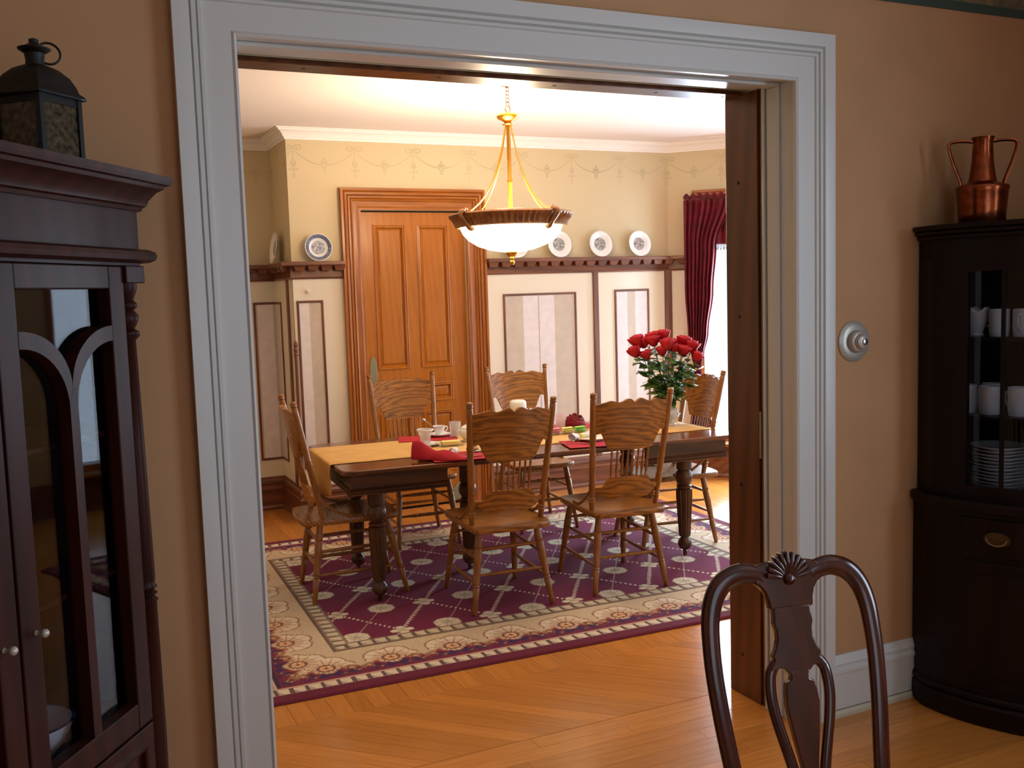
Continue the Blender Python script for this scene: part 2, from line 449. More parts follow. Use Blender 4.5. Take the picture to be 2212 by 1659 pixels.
wall_ret = wallbox('wall_alcove_side', 'yellow_wall', (XB0, XB0+.12, D+.16, DA, 0, ZC))
wall_alc = wallbox('wall_alcove', 'yellow_wall', (XLD-.1, XB0+.12, DA, DA+.14, 0, ZC))
wallbox('wall_left', 'yellow_wall', (XLD-.14, XLD, WT, DA+.14, 0, ZC))
wallbox('wall_closet', 'slot_dark', (1.133, 1.976, D+.16, D+.20, 0, 2.3))
Lw = math.hypot(.798, .798)
WH = (.262, 1.02, .30, 2.33)
wall_bayl = wallpoly('wall_bay_left', 'yellow_wall', (4.65, 3.521), (XB1, D), 0, ZC, hole=(Lw-WH[1], Lw-WH[0], WH[2], WH[3]))
wallpoly('wall_bay_centre', 'yellow_wall', (4.65, 1.478), (4.65, 3.521), 0, ZC, hole=(.37, 1.67, .30, 2.33))
wallpoly('wall_bay_right', 'yellow_wall', (3.852, .68), (4.65, 1.478), 0, ZC, hole=(.13, .95, .30, 2.33))
wallpoly('wall_bay_end', 'yellow_wall', (3.852, WT), (3.852, .68), 0, ZC)
# dividing wall: near-room leaf, dark pocket, dining-room leaf, on both sides and over the head
def divider(name, sgn, x_out, x_in):
    q = sorted((x_out, x_in)); a = wallbox(name, 'near_wall', (*q, 0, .168, 0, ZN))
    xi = x_in + sgn*.25; q2 = sorted((x_out, xi))
    b = MB().box(*q2, .168, .208, 0, ZN).build('pocket', 'slot_dark', a, smooth=0)
    c = MB().box(*q, .208, WT, 0, ZN).build('dining_leaf', 'yellow_wall', a, smooth=0)
    return a
divider('wall_divider_left', -1, XLN-.14, XL-.012)
divider('wall_divider_right', 1, 3.86, XR+.012)
wd = wallbox('wall_divider_head', 'near_wall', (XL-.012, XR+.012, 0, .222, ZH+.012, ZN))
MB().box(XL-.012, XR+.012, .222, .298, ZH+.2, ZN).build('pocket', 'slot_dark', wd, smooth=0)
MB().box(XL-.012, XR+.012, .298, WT, ZH+.012, ZN).build('dining_leaf', 'yellow_wall', wd, smooth=0)
wallbox('wall_near_left', 'near_wall', (XLN-.14, XLN, YN, 0, 0, ZN))
wallbox('wall_near_right', 'near_wall', (XRN, XRN+.14, -1.9, 0, 0, ZN), (XRN, XRN+.14, YN, -3.2, 0, ZN), (XRN, XRN+.14, -3.2, -1.9, 0, .8), (XRN, XRN+.14, -3.2, -1.9, 2.5, ZN))
wallbox('wall_near_rear', 'near_wall', (XLN-.14, -.4, YN-.14, YN, 0, ZN), (1.1, XRN+.14, YN-.14, YN, 0, ZN), (-.4, 1.1, YN-.14, YN, 0, .8), (-.4, 1.1, YN-.14, YN, 2.5, ZN))
struct(MB().box(XLD-.2, 4.9, .19, 5.15, ZC, ZC+.12).build('ceiling', 'ceiling_paint', smooth=0))
struct(MB().box(XLN-.2, XRN+.2, YN-.2, .19, ZN, ZN+.12).build('ceiling_near_room', 'ceiling_paint', smooth=0))

# ---- white casing of the opening (near room), mitred, three members
CP = [(0, 0), (0, .016), (.007, .021), (.013, .016), (.084, .016), (.087, .023), (.096, .023), (.099, .016), (.103, .027), (.113, .027), (.116, .019), (.121, .031), (.155, .035), (.1633, .035), (.1633, 0)]
xi, xo, zi = -0.4653, 1.4393, 2.3443
def empty_struct(name):
    o = bpy.data.objects.new(name, None); col.objects.link(o); o.empty_display_size = .05; return struct(o)
casing = empty_struct('trim_1')
for (a, b, m0, m1), nm in zip(path_segs([(xi, 0, 0), (xi, 0, zi), (xo, 0, zi), (xo, 0, 0)], (0, -1, 0)), ('casing_side', 'casing_head', 'casing_side')):
    MB().seg(a, b, CP, (0, -1, 0), m0, m1).build(nm, 'white_trim', casing, smooth=20)
# white jamb boards with a bead, wood jamb boards beyond the slot
jamb = empty_struct('trim_2')
for sgn, xf in ((1, XR), (-1, XL)):
    q = sorted((xf, xf+sgn*.012))
    MB().box(*q, .0, .172, 0, ZH).build('white_jamb', 'white_trim', jamb, smooth=0)
    q = sorted((xf-sgn*.012, xf))
    MB().box(*q, .082, .142, 0, ZH-.012).build('jamb_stop', 'white_trim', jamb, smooth=0, bevel=.004)
    MB().box(*q, .160, .172, 0, ZH).build('jamb_bead', 'white_trim', jamb, smooth=0, bevel=.003)
    q = sorted((xf-sgn*.004, xf+sgn*.012))
    wj = MB().box(*q, .206, .395, 0, ZH).build('wood_jamb', 'jamb_wood', jamb, smooth=0, bevel=.003)
    for z in (.17, .86, 1.52, 2.03):
        MB().lathe([(.007, 0), (.007, .0012)], 8, (xf-sgn*.0045, .315, z), Matrix.Rotation(R(90), 3, 'Y')).build('screw_hole', 'nail_hole', wj)
MB().box(XL, XR, .0, .224, ZH, ZH+.012).build('white_head', 'white_trim', jamb, smooth=0)
MB().box(XL, XR, .082, .142, ZH-.012, ZH).build('head_stop', 'white_trim', jamb, smooth=0, bevel=.004)
wj = MB().box(XL, XR, .296, .405, ZH-.004, ZH+.012).build('wood_head', 'jamb_wood', jamb, smooth=0, bevel=.003)
for x in (-.2, .25, .68, 1.1, 1.4):
    MB().lathe([(.007, 0), (.007, .0012)], 8, (x, .345, ZH-.0045)).build('screw_hole', 'nail_hole', wj)
# wood casing on the dining room side
wc = empty_struct('trim_3')
for (a, b, m0, m1), nm in zip(path_segs([(XR+.02, .38, 0), (XR+.02, .38, ZH+.02), (XL-.02, .38, ZH+.02), (XL-.02, .38, 0)], (0, 1, 0)), ('casing_side', 'casing_head', 'casing_side')):
    MB().seg(a, b, [(u, v*.8) for u, v in CP], (0, 1, 0), m0, m1).build(nm, 'oak_trim', wc, smooth=20)
# latch plate let into the right jamb
MB().box(XR-.003, XR+.002, .196, .205, .98, 1.16).build('latch_strip', 'kick_metal', jamb, smooth=0)

# ---- near room baseboard: shoe, board, moulded cap (profile u = up, v = out of the wall)
BB = [(0, 0), (0, .026), (.022, .026), (.03, .018), (.165, .018), (.17, .025), (.182, .025), (.19, .017), (.2, .017), (.205, .022), (.222, .013), (.235, .006), (.235, 0)]
def base_run(name, x0, x1):
    b = empty_struct(name)
    MB().seg((x0, 0, 0), (x1, 0, 0), BB[3:], (0, -1, 0)).build('skirting', 'white_trim', b, smooth=20)
    MB().seg((x0, 0, 0), (x1, 0, 0), [(0, 0), (0, .026), (.014, .026), (.026, .02), (.026, 0)], (0, -1, 0)).build('shoe_moulding', 'cream_shoe', b, smooth=20)
base_run('baseboard_near_right', xo+.1633, XRN)
base_run('baseboard_near_left', XLN, xi-.1633)
# ---- wallpaper border under the near ceiling
wb = struct(MB().box(XLN, XRN, -.003, 0, 2.657, ZN).build('trim_4', 'border_green', smooth=0))
MB().box(XLN, XRN, -.006, -.003, 2.657, 2.69).build('border_band', 'border_edge', wb, smooth=0)

# ---- dining room: crown moulding all round (path with the room on the left)
ring = [(XLD, WT), (3.852, WT), (3.852, .68), (4.65, 1.478), (4.65, 3.521), (XB1, D), (XB0, D), (XB0, DA), (XLD, DA)]
CR = [(0, -.078), (.009, -.077), (.011, -.064), (.020, -.060), (.024, -.048), (.046, -.024), (.058, -.019), (.062, -.009), (.074, -.007), (.076, 0), (0, 0)]
crown = empty_struct('trim_5')
for a, b, m0, m1 in path_segs([(x, y, ZC) for x, y in ring], (0, 0, 1), True):
    MB().seg(a, b, CR, (0, 0, 1), m0, m1).build('crown_length', 'crown_lit', crown, smooth=25)
# ---- dining room baseboard in oak
DB = [(0, 0), (.034, 0), (.034, .018), (.024, .034), (.024, .15), (.030, .155), (.030, .168), (.022, .176), (.022, .20), (.030, .206), (.026, .225), (.014, .24), (.010, .258), (0, .258)]
dbase = empty_struct('baseboard_dining')
bs = path_segs([(x, y, 0) for x, y in ring], (0, 0, 1), True)
for i, (a, b, m0, m1) in enumerate(bs):
    if i == 0: continue
    if i == 5:                               # back wall: broken by the door casing
        MB().seg(a, (2.134, D, 0), DB, (0, 0, 1), m0, 0).build('skirting', 'rail_wood', dbase, smooth=25)
        MB().seg((.990, D, 0), b, DB, (0, 0, 1), 0, m1).build('skirting', 'rail_wood', dbase, smooth=25)
    else: MB().seg(a, b, DB, (0, 0, 1), m0, m1).build('skirting', 'rail_wood', dbase, smooth=25)

# ---- plate rail: shelf, apron board, dentil blocks
rail = empty_struct('trim_6')
RA = [(0, 1.778), (.016, 1.778), (.020, 1.79), (.016, 1.80), (.016, 1.872), (0, 1.872)]
RS = [(0, 1.872), (.086, 1.872), (.092, 1.878), (.092, 1.898), (.088, 1.902), (0, 1.902)]
def rail_run(pts, cut=None):
    for a, b, m0, m1 in path_segs([(x, y, 0) for x, y in pts], (0, 0, 1)):
        MB().seg(a, b, RA, (0, 0, 1), m0, m1).build('apron_board', 'rail_wood', rail, smooth=25)
        MB().seg(a, b, RS, (0, 0, 1), m0, m1).build('shelf_board', 'rail_wood', rail, smooth=25)
rail_run([(4.02, D-.168), (XB1, D), (2.1317, D)])
rail_run([(.9908, D), (XB0, D), (XB0, DA), (XLD, DA)])
dent = None
def dentil(x, y, rz):
    global dent
    if dent is None:
        dent = MB().add([(-.043, 0, .036), (.043, 0, .036), (.030, 0, 0), (-.030, 0, 0), (-.043, -.052, .036), (.043, -.052, .036), (.030, -.038, 0), (-.030, -.038, 0)],
                        [(0, 1, 2, 3), (4, 7, 6, 5), (0, 4, 5, 1), (3, 2, 6, 7), (0, 3, 7, 4), (1, 5, 6, 2)]).build('dentil', 'rail_wood', rail, smooth=0)
        o = dent
    else:
        o = dent.copy(); col.objects.link(o)
    o.location = (x, y, 1.836); o.rotation_euler = (0, 0, rz)
for k in range(16): dentil(2.185+k*.109, D-.016, 0)
for k in range(4): dentil(.665+k*.098, D-.016, 0)
for k in range(5): dentil(XB0-.016, D+.07+k*.109, R(-90))
for k in range(4): dentil(XB0-.1-k*.109, DA-.016, 0)
dentil(XB1+.09-.011, D-.09-.011, R(-45))

# ---- wainscot below the rail: cream fields, brown stiles, striped paper in brown frames
def M_wall(p0, p1):
    """frame on a wall: local x along travel p1->p0 seen from the room, y into the wall"""
    d = (Vector(p1)-Vector(p0)).normalized(); return Matrix.Translation((p0[0], p0[1], 0)) @ Matrix.Rotation(math.atan2(d.y, d.x), 4, 'Z')
def cream_field(parent, M, x0, x1, z0=.25, z1=1.80):
    MB().box(x0, x1, -.006, 0, z0, z1, M).build('cream_field', 'cream_panel', parent, smooth=0)
def stile(parent, M, x0, x1, z0=.25, z1=1.79, t=.02):
    MB().box(x0, x1, -t, 0, z0, z1, M).build('stile', 'rail_wood_v', parent, smooth=0, bevel=.004)
def framed(parent, M, x0, x1, z0, z1, w_=.017, left=True, right=True, paper='wallpaper_a'):
    o = MB().box(-(x1-x0)/2, (x1-x0)/2, -.002, 0, z0, z1).build('wallpaper_panel', paper, parent, smooth=0)
    o.matrix_basis = M @ Matrix.Translation(((x0+x1)/2, -.0065, 0))
    t = .016
    if left: MB().box(x0-w_/2, x0+w_/2, -t, 0, z0-w_/2, z1+w_/2, M).build('panel_moulding', 'rail_wood_v', parent, smooth=0, bevel=.004)
    if right: MB().box(x1-w_/2, x1+w_/2, -t, 0, z0-w_/2, z1+w_/2, M).build('panel_moulding', 'rail_wood_v', parent, smooth=0, bevel=.004)
    a = x0+w_/2 if left else x0; b = x1-w_/2 if right else x1
    MB().box(a, b, -t, 0, z1-w_/2, z1+w_/2, M).build('panel_moulding', 'rail_wood', parent, smooth=0, bevel=.004)
    MB().box(a, b, -t, 0, z0-w_/2, z0+w_/2, M).build('panel_moulding', 'rail_wood', parent, smooth=0, bevel=.004)
MBk = M_wall((0, D, 0), (1, D, 0))
cream_field(wall_back, MBk, XB0, .992); cream_field(wall_back, MBk, 2.13, 3.10); cream_field(wall_back, MBk, 3.145, 3.806)
stile(wall_back, MBk, 3.098, 3.147); stile(wall_back, MBk, 3.804, 3.846)
framed(wall_back, MBk, .650, .828, .40, 1.615, paper='wallpaper_c')
framed(wall_back, MBk, 2.288, 2.930, .40, 1.615)
framed(wall_back, MBk, 3.313, 3.636, .40, 1.622, paper='wallpaper_b')
MBl = M_wall((XB1, D, 0), (XB1+1, D-1, 0))
cream_field(wall_bayl, MBl, .03, .22, .25, 1.80); stile(wall_bayl, MBl, 0, .028)
MAl = M_wall((0, DA, 0), (1, DA, 0))
cream_field(wall_alc, MAl, XLD, XB0); framed(wall_alc, MAl, -.25, .10, .40, 1.61); framed(wall_alc, MAl, .449, .61, .40, 1.61, right=False, paper='wallpaper_d')
MRt = M_wall((XB0, DA, 0), (XB0, 0, 0))
cream_field(wall_ret, MRt, 0, DA-D-.03); framed(wall_ret, MRt, .0, .20, .40, 1.61, left=False); stile(wall_ret, MRt, .44, .49)
# turned guard on the outside corner
cg = struct(MB().lathe([(.006, .26), (.013, .265), (.013, 1.23), (.018, 1.235), (.012, 1.25), (.017, 1.265), (.017, 1.275), (.010, 1.29), (.016, 1.305), (.010, 1.325), (.002, 1.335)], 12, (XB0-.004, D-.012, 0)).build('trim_7', 'rail_wood_v'))

# ---- painted swag frieze (flat stencil on the wall, z 2.44 to the crown)
def frieze(name, parent, M, L_, x_off, zb=2.40, zt=2.769, step=.0042, period=.452):
    nx, nz = int(L_/step)+1, int((zt-zb)/step)+1
    X = np.linspace(0, L_, nx); Z = np.linspace(zb, zt, nz); XX, ZZ = np.meshgrid(X, Z, indexing='ij')
    u = (XX - x_off) % period; uc = np.minimum(u, period-u); sg = np.where(u < period/2, 1, -1)*1.0; us = uc*sg
    zt0 = 2.708
    K = np.zeros_like(XX)
    def ring(cx, cz, rx, rz, wd, a=0):
        nonlocal K
        for s in ((1, -1) if cx else (1,)):
            dx, dz = (us - s*cx), ZZ-cz
            q = np.sqrt((dx/rx)**2 + (dz/rz)**2); K = np.maximum(K, np.clip(1-np.abs(q-1)*min(rx, rz)/wd, 0, 1))
    def line(x0, z0, x1, z1, wd, sym=True):
        nonlocal K
        px = np.abs(us) if sym else us
        t = np.clip(((px-x0)*(x1-x0)+(ZZ-z0)*(z1-z0))/((x1-x0)**2+(z1-z0)**2+1e-9), 0, 1)
        K = np.maximum(K, np.clip(1-np.hypot(px-x0-t*(x1-x0), ZZ-z0-t*(z1-z0))/wd, 0, 1))
    wd = .0042
    ring(.033, zt0+.008, .026, .017, wd); ring(.020, zt0+.004, .013, .009, wd*.8)     # bow
    line(0, zt0, 0, zt0-.085, wd); ring(0, zt0-.105, .018, .020, wd); ring(.006, zt0-.108, .008, .009, wd)
    line(0, zt0-.125, 0, zt0-.185, wd*.8); ring(.017, zt0-.148, .013, .008, wd*.8); ring(0, zt0-.192, .007, .012, wd*.8)
    H = period/2                                                                      # swag
    zs = zt0-.010-.105*(1-((H-uc)/H)**2)
    K = np.maximum(K, np.clip(1-np.abs(ZZ-zs)/(wd*1.4), 0, 1)*(uc > .01)*(uc < H-.02))
    uc2 = H-uc; ub = us                                                               # mid drop
    for cx, cz, rx, rz in ((0, zt0-.118, .018, .018), (0, zt0-.122, .012, .012), (0, zt0-.082, .008, .016), (.016, zt0-.094, .011, .007), (0, zt0-.152, .009, .010)):
        q = np.sqrt(((uc2-cx)/rx)**2+((ZZ-cz)/rz)**2); K = np.maximum(K, np.clip(1-np.abs(q-1)*min(rx, rz)/wd, 0, 1))
    rng = np.random.default_rng(3); fade = .55+.45*np.sin(XX*9+1)*np.sin(XX*4.3)
    K = K*np.clip(fade, .45, 1)*.62
    base = np.array(lin((212, 194, 158))); ink = np.array(lin((116, 100, 72)))
    C = base*(1-K[..., None]) + ink*K[..., None]
    vs = [M @ Vector((float(x), -.0012, float(z))) for x in X for z in Z]
    fs = [(i*nz+j, (i+1)*nz+j, (i+1)*nz+j+1, i*nz+j+1) for i in range(nx-1) for j in range(nz-1)]
    me = bpy.data.meshes.new(name); me.from_pydata(vs, [], fs); me.update()
    at = me.color_attributes.new('Col', 'FLOAT_COLOR', 'POINT')
    at.data.foreach_set('color', np.concatenate([C.reshape(-1, 3), np.ones((nx*nz, 1))], 1).astype(np.float32).ravel())
    o = bpy.data.objects.new(name, me); col.objects.link(o); me.materials.append(MATS['frieze_paint']); o.parent = parent
    return o
frieze('stencil_frieze', wall_back, M_wall((XB0, D, 0), (1, D, 0)), XB1-XB0, 1.122-XB0)
frieze('stencil_frieze', wall_bayl, MBl, .95, .004)
frieze('stencil_frieze', wall_ret, MRt, DA-D, .30)
frieze('stencil_frieze', wall_alc, M_wall((-.3, DA, 0), (1, DA, 0)), .92, .14)

# ---- panelled oak door in the back wall with its casing
dc = empty_struct('trim_8')
DP = [(0, 0), (0, .020), (.012, .024), (.030, .020), (.048, .020), (.052, .030), (.060, .034), (.068, .026), (.074, .036), (.086, .036), (.090, .028), (.096, .040), (.112, .044), (.120, .036), (.126, .048), (.142, .048), (.142, 0)]
for (a, b, m0, m1), nm in zip(path_segs([(1.133, D, 0), (1.133, D, 2.288), (1.99, D, 2.288), (1.99, D, 0)], (0, -1, 0)), ('casing_side', 'casing_head', 'casing_side')):
    MB().seg(a, b, DP, (0, -1, 0), m0, m1).build(nm, 'oak_trim_v' if nm == 'casing_side' else 'oak_trim', dc, smooth=20)
for x in (1.133, 1.978): MB().box(x, x+.012, D-.018, D+.14, 0, 2.288).build('door_jamb', 'oak_trim_v', dc, smooth=0)
MB().box(1.145, 1.978, D-.018, D+.14, 2.276, 2.288).build('door_jamb', 'oak_trim', dc, smooth=0)
door = empty_struct('door_1'); door.location = (0, D+.035, 0)
dx0, dx1, zt = 1.149, 1.974, 2.262
xs = [1.245, 1.500, 1.592, 1.848]; rows = [(1.08, 2.172), (.815, .962), (.26, .745)]
for a, b, c0, c1 in ((dx0, xs[0], .01, zt), (xs[3], dx1, .01, zt), (xs[1], xs[2], .01, zt)): MB().box(a, b, 0, .04, c0, c1).build('door_stile', 'oak_door', door, smooth=0)
zr = [.01, .26, .745, .815, .962, 1.08, 2.172, zt]
for i in range(0, 8, 2):
    for a, b in ((xs[0], xs[1]), (xs[2], xs[3])): MB().box(a, b, 0, .04, zr[i], zr[i+1]).build('door_rail', 'oak_door', door, smooth=0)
PM = [(0, 0), (0, .006), (-.008, .008), (-.014, .002), (-.022, .004), (-.030, -.010), (-.030, -.016), (0, -.016)]
for a, b in ((xs[0], xs[1]), (xs[2], xs[3])):
    for z0, z1 in rows:
        pn = MB()
        q = .05
        pn.add([(a, .016, z0), (b, .016, z0), (b, .016, z1), (a, .016, z1), (a+.03, .016, z0+.03), (b-.03, .016, z0+.03), (b-.03, .016, z1-.03), (a+.03, .016, z1-.03),
                (a+q, .008, z0+q), (b-q, .008, z0+q), (b-q, .008, z1-q), (a+q, .008, z1-q)],
               [(0, 1, 5, 4), (1, 2, 6, 5), (2, 3, 7, 6), (3, 0, 4, 7), (4, 5, 9, 8), (5, 6, 10, 9), (6, 7, 11, 10), (7, 4, 8, 11), (8, 9, 10, 11)])
        po = pn.build('door_panel', 'oak_door', door, smooth=0)
        for s0, s1, m0, m1 in path_segs([(a, 0, z0), (a, 0, z1), (b, 0, z1), (b, 0, z0)], (0, -1, 0), True):
            MB().seg(s0, s1, PM, (0, -1, 0), m0, m1).build('panel_bead', 'oak_door', po, smooth=20)
# long oval push plate, scrolled kick plate
def ellipse(cx, cz, rx, rz, n=28): return [(cx+rx*math.cos(2*math.pi*k/n), cz+rz*math.sin(2*math.pi*k/n)) for k in range(n)]
MB().prism(ellipse(1.205, 1.07, .030, .115), -.005, 0).build('push_plate', 'kick_metal', door, bevel=.002)
MB().prism([(1.76, .02), (1.965, .02), (1.965, .13), (1.93, .17), (1.90, .14), (1.86, .155), (1.82, .12), (1.79, .07)], -.006, 0).build('kick_plate', 'kick_metal', door, bevel=.002)

# ---- windows: frame, sashes, panes; wood casing
def window(name, p0, p1, s0, s1, z0, z1, mat='oak_trim'):
    """p0->p1 wall face seen with the room on the left; opening s0..s1 along it"""
    d = (Vector(p1)-Vector(p0)).normalized(); M = Matrix.Translation((p0[0], p0[1], 0)) @ Matrix.Rotation(math.atan2(d.y, d.x), 4, 'Z')
    wv = empty_struct(name)                # local: x along the wall, +y into the room, -y outside
    wv.matrix_world = M
    def bx(nm, m, *a, **k): return MB().box(*a).build(nm, m, wv, smooth=0, **k)
    cw = .11 if mat == 'white_trim' else .05; ch_ = .11
    bx('window_casing', mat+'_v' if mat == 'oak_trim' else mat, s0-cw, s0, 0, .028, z0, z1+ch_, bevel=.005)
    bx('window_casing', mat+'_v' if mat == 'oak_trim' else mat, s1, s1+cw, 0, .028, z0, z1+ch_, bevel=.005)
    bx('window_casing', mat, s0, s1, 0, .026, z1, z1+ch_, bevel=.005)
    bx('head_cap', mat, s0-cw, s1+cw, 0, .040, z1+ch_-.022, z1+ch_, bevel=.004)
    bx('window_stool', mat, s0-cw-.03, s1+cw+.03, -.02, .075, z0-.03, z0, bevel=.006)
    for a, b in ((s0, s0+.03), (s1-.03, s1)): bx('sash_stile', mat, a, b, -.10, -.05, z0, z1)
    zm = (z0+z1)/2 if mat == 'white_trim' else 2.03
    for a, b in ((z0, z0+.06), (zm-.025, zm+.025), (z1-.05, z1)): bx('sash_rail', mat, s0+.03, s1-.03, -.10, -.05, a, b)
    for a, b in ((z0+.06, zm-.025), (zm+.025, z1-.05)): bx('pane', 'pane', s0+.03, s1-.03, -.078, -.074, a, b)
    return wv
window('window_1', (4.65, 3.521), (XB1, D), Lw-WH[1], Lw-WH[0], WH[2], WH[3])
window('window_2', (4.65, 1.478), (4.65, 3.521), .37, 1.67, .30, 2.33)
window('window_3', (3.852, .68), (4.65, 1.478), .13, .95, .30, 2.33)
window('window_4', (XRN, -3.9), (XRN, 0), .7, 2.0, .8, 2.5, 'white_trim')
window('fill_window', (XLN, YN), (XRN, YN), 1.1, 2.6, .8, 2.5, 'white_trim')  # unseen rear window, added to let the fill lamp in
# brown blocks at the foot of the bay window casing
MB().prism([(-.045, 0), (.045, 0), (.045, .06), (0, .10), (-.045, .06)], -.03, .03, T((4.10, 4.02, .30), R(-45))).build('plinth_block', 'rail_wood', bpy.data.objects['window_1'], smooth=0).matrix_parent_inverse = bpy.data.objects['window_1'].matrix_world.inverted()
# ================================================================== RUG
RUGL, RUGW, RUGA = 3.49, 2.70, R(-1.6)
def make_rug():
    step = .0052
    nu, nv = int(RUGL/step)+1, int(RUGW/step)+1
    U = np.linspace(0, RUGL, nu); V = np.linspace(0, RUGW, nv); u, v = np.meshgrid(U, V, indexing='ij')
    col_ = lambda c: np.array(lin(c))
    d = np.minimum(np.minimum(u, RUGL-u), np.minimum(v, RUGW-v))          # inset from the nearest edge
    side = (np.minimum(u, RUGL-u) < np.minimum(v, RUGW-v))                # short sides
    t = np.where(side, v, u)                                              # run along the edge
    rng = np.random.default_rng(5); C = np.zeros((nu, nv, 3))
    field = col_((112, 24, 62)); C[:] = field
    # --- lattice field
    lu, lv = .234, .372; fu, fv = (u-.60)/lu, (v-.60)/lv
    iu, iv = np.round(fu), np.round(fv); ru, rv = (fu-iu)*lu, (fv-iv)*lv
    par = (iu+iv) % 2
    cream = col_((226, 214, 192)); grey = col_((150, 132, 110))
    def put(mask, c, a=1.0):
        m = np.clip(mask, 0, 1)[..., None]*a; C[:] = C*(1-m)+c*m
    p, q = fu+fv, fu-fv                                                   # diagonals through the small flowers: p odd, q odd
    L_ = math.hypot(lu, lv)
    for k, (w_, o_) in enumerate(((p, q), (q, p))):
        n = np.round((w_-1)/2)*2+1; dist = np.abs(w_-n)*lu*lv/L_
        along = o_*L_/2
        bead = np.abs(((along/.030) % 1)-.5)*.030
        r_ = .0095 if k == 1 else .0080
        put((np.hypot(dist*.8, bead) < r_), cream, .85)
        n2 = np.round(w_/2)*2; d2 = np.abs(w_-n2)*lu*lv/L_
        put((d2 < .0028)*(k == 1), cream, .45)
    ang = np.arctan2(rv, ru); rr = np.hypot(ru, rv)
    ros = (par == 0); fl = (par == 1)
    rmax = .074*(1-.07*np.abs(np.cos(4*ang)))
    put(ros*(rr < rmax), col_((216, 204, 180))); put(ros*(rr < rmax)*(rr > rmax-.006), grey, .6)
    put(ros*(rr < rmax)*(np.abs(((ang/(math.pi/4)) % 1)-.5)*rr*(math.pi/4) < .0032), grey, .7)
    put(ros*(np.abs(rr-.022) < .003), grey, .5)
    put(fl*(rr < .060*(.45+.55*np.abs(np.cos(2*ang)))), col_((218, 208, 184))); put(fl*(rr < .012), grey, .7)
    put(fl*(rr < .034*(.3+.7*np.abs(np.sin(2*ang)))), col_((190, 176, 150)), .8)
    # --- inner dentil band .475 - .547, dark fillet, flower band .15 - .46, dentil .075 - .14, edge
    def dentils(a, b, per, base, hi, lo):
        m = (d >= a) & (d < b); h = (d-a)/(b-a); x = (t/per) % 1
        C[m] = base
        blk = m & (x > .14) & (h > .12) & (h < .88)
        xx = (x-.14)/.86; C[blk] = hi
        tri = blk & ((xx+h*.8) < .55); C[tri] = .5*hi+.5*lo
        C[blk & (xx > .86)] = lo; C[m & (x <= .14)] = lo
    taupe, dk = col_((152, 130, 108)), col_((84, 58, 58))
    m = (d < .075); C[m] = col_((104, 24, 48))
    dentils(.075, .140, .0665, taupe, col_((222, 206, 178)), col_((104, 76, 72)))
    m = (d >= .140) & (d < .150); C[m] = col_((214, 176, 150))
    band = (d >= .150) & (d < .462); h = (d-.150)/.312
    C[band] = col_((206, 184, 152))
    per = .2965; x = ((t+.06) % per)/per-.5; xm = x*per
    wave = .33+.085*np.sin(2*math.pi*(x+.22))+.035*np.sin(6*math.pi*x+.6)+.020*np.sin(14*math.pi*x)
    put(band*(h < wave+.10), col_((206, 156, 112)), .7); put(band*(h < wave+.05), col_((168, 96, 70)), .8)
    put(band*(h < wave), col_((124, 38, 60))); put(band*(h < wave-.12-.04*np.sin(10*math.pi*x)), col_((66, 36, 84)))
    put(band*(h < .10+.03*np.sin(8*math.pi*x+1)), col_((118, 34, 60)))
    # scrolls of gold along the wave
    for sx, sh, r0 in ((.36, .30, .036), (-.38, .27, .034), (.44, .17, .022), (-.22, .15, .020), (.22, .14, .018)):
        dx = xm-sx*per; dh = (h-sh)*.312; r = np.hypot(dx, dh*1.3); a = np.arctan2(dh, dx)
        put(band*(r < r0*(.75+.25*np.cos(3*a+sx*9))), col_((204, 150, 98))); put(band*(np.abs(r-r0*.55) < .0045), col_((60, 34, 72)), .9)
        put(band*(np.abs(r-r0*.92) < .0035), col_((92, 40, 56)), .7)
    # big fan flowers
    dx = xm; dh = (h-.42)*.312; r = np.hypot(dx, dh); a = np.arctan2(dh, dx)
    lob = .134*(.84+.16*np.abs(np.cos(a*2.5+.4)))*np.where(dh > 0, 1, .50)
    put(band*(r < lob), col_((224, 208, 182))); put(band*(np.abs(r-lob) < .005), col_((150, 92, 62)), .85)
    put(band*(r < lob)*(r < .085), col_((206, 170, 132)), .55)
    vein = np.abs(((a/(math.pi/7)) % 1)-.5)*r*(math.pi/7)
    put(band*(r < lob)*(r > .03)*(vein < .0042*(1.2-r/.14)), col_((150, 92, 66)), .85)
    put(band*(r < .038), col_((226, 182, 136))); put(band*(np.abs(r-.037) < .006), col_((108, 46, 50)), .85)
    put(band*(r < .034)*(np.abs(np.sin(a*2.5)) < .25), col_((150, 82, 62)), .85); put(band*(r < .011), col_((132, 72, 58)))
    put((d >= .462)*(d < .476), col_((112, 88, 74)))
    dentils(.476, .548, .0665, taupe, col_((206, 192, 164)), col_((108, 86, 76)))
    m = (d >= .548) & (d < .556); C[m] = col_((120, 92, 84))
    sl = (d >= .15) & (d < .17) & side; C[sl] = col_((60, 34, 62))
    C *= (1+.07*rng.standard_normal((nu, nv, 1)))
    C = np.clip(C, 0, 1)
    Zs = .011*np.ones_like(u); e = np.minimum(d, .01)/.01; Zs = Zs*(.25+.75*e)
    co = np.stack([u, v, Zs], -1).reshape(-1, 3)
    I = np.arange(nu*nv).reshape(nu, nv)
    q_ = np.stack([I[:-1, :-1], I[1:, :-1], I[1:, 1:], I[:-1, 1:]], -1).reshape(-1, 4)
    me = bpy.data.meshes.new('rug'); me.vertices.add(nu*nv); me.vertices.foreach_set('co', co.astype(np.float32).ravel())
    me.loops.add(q_.size); me.loops.foreach_set('vertex_index', q_.astype(np.int32).ravel())
    me.polygons.add(len(q_)); me.polygons.foreach_set('loop_start', (np.arange(len(q_))*4).astype(np.int32))
    me.polygons.foreach_set('use_smooth', np.ones(len(q_), dtype=bool))
    me.update(calc_edges=True); me.validate()
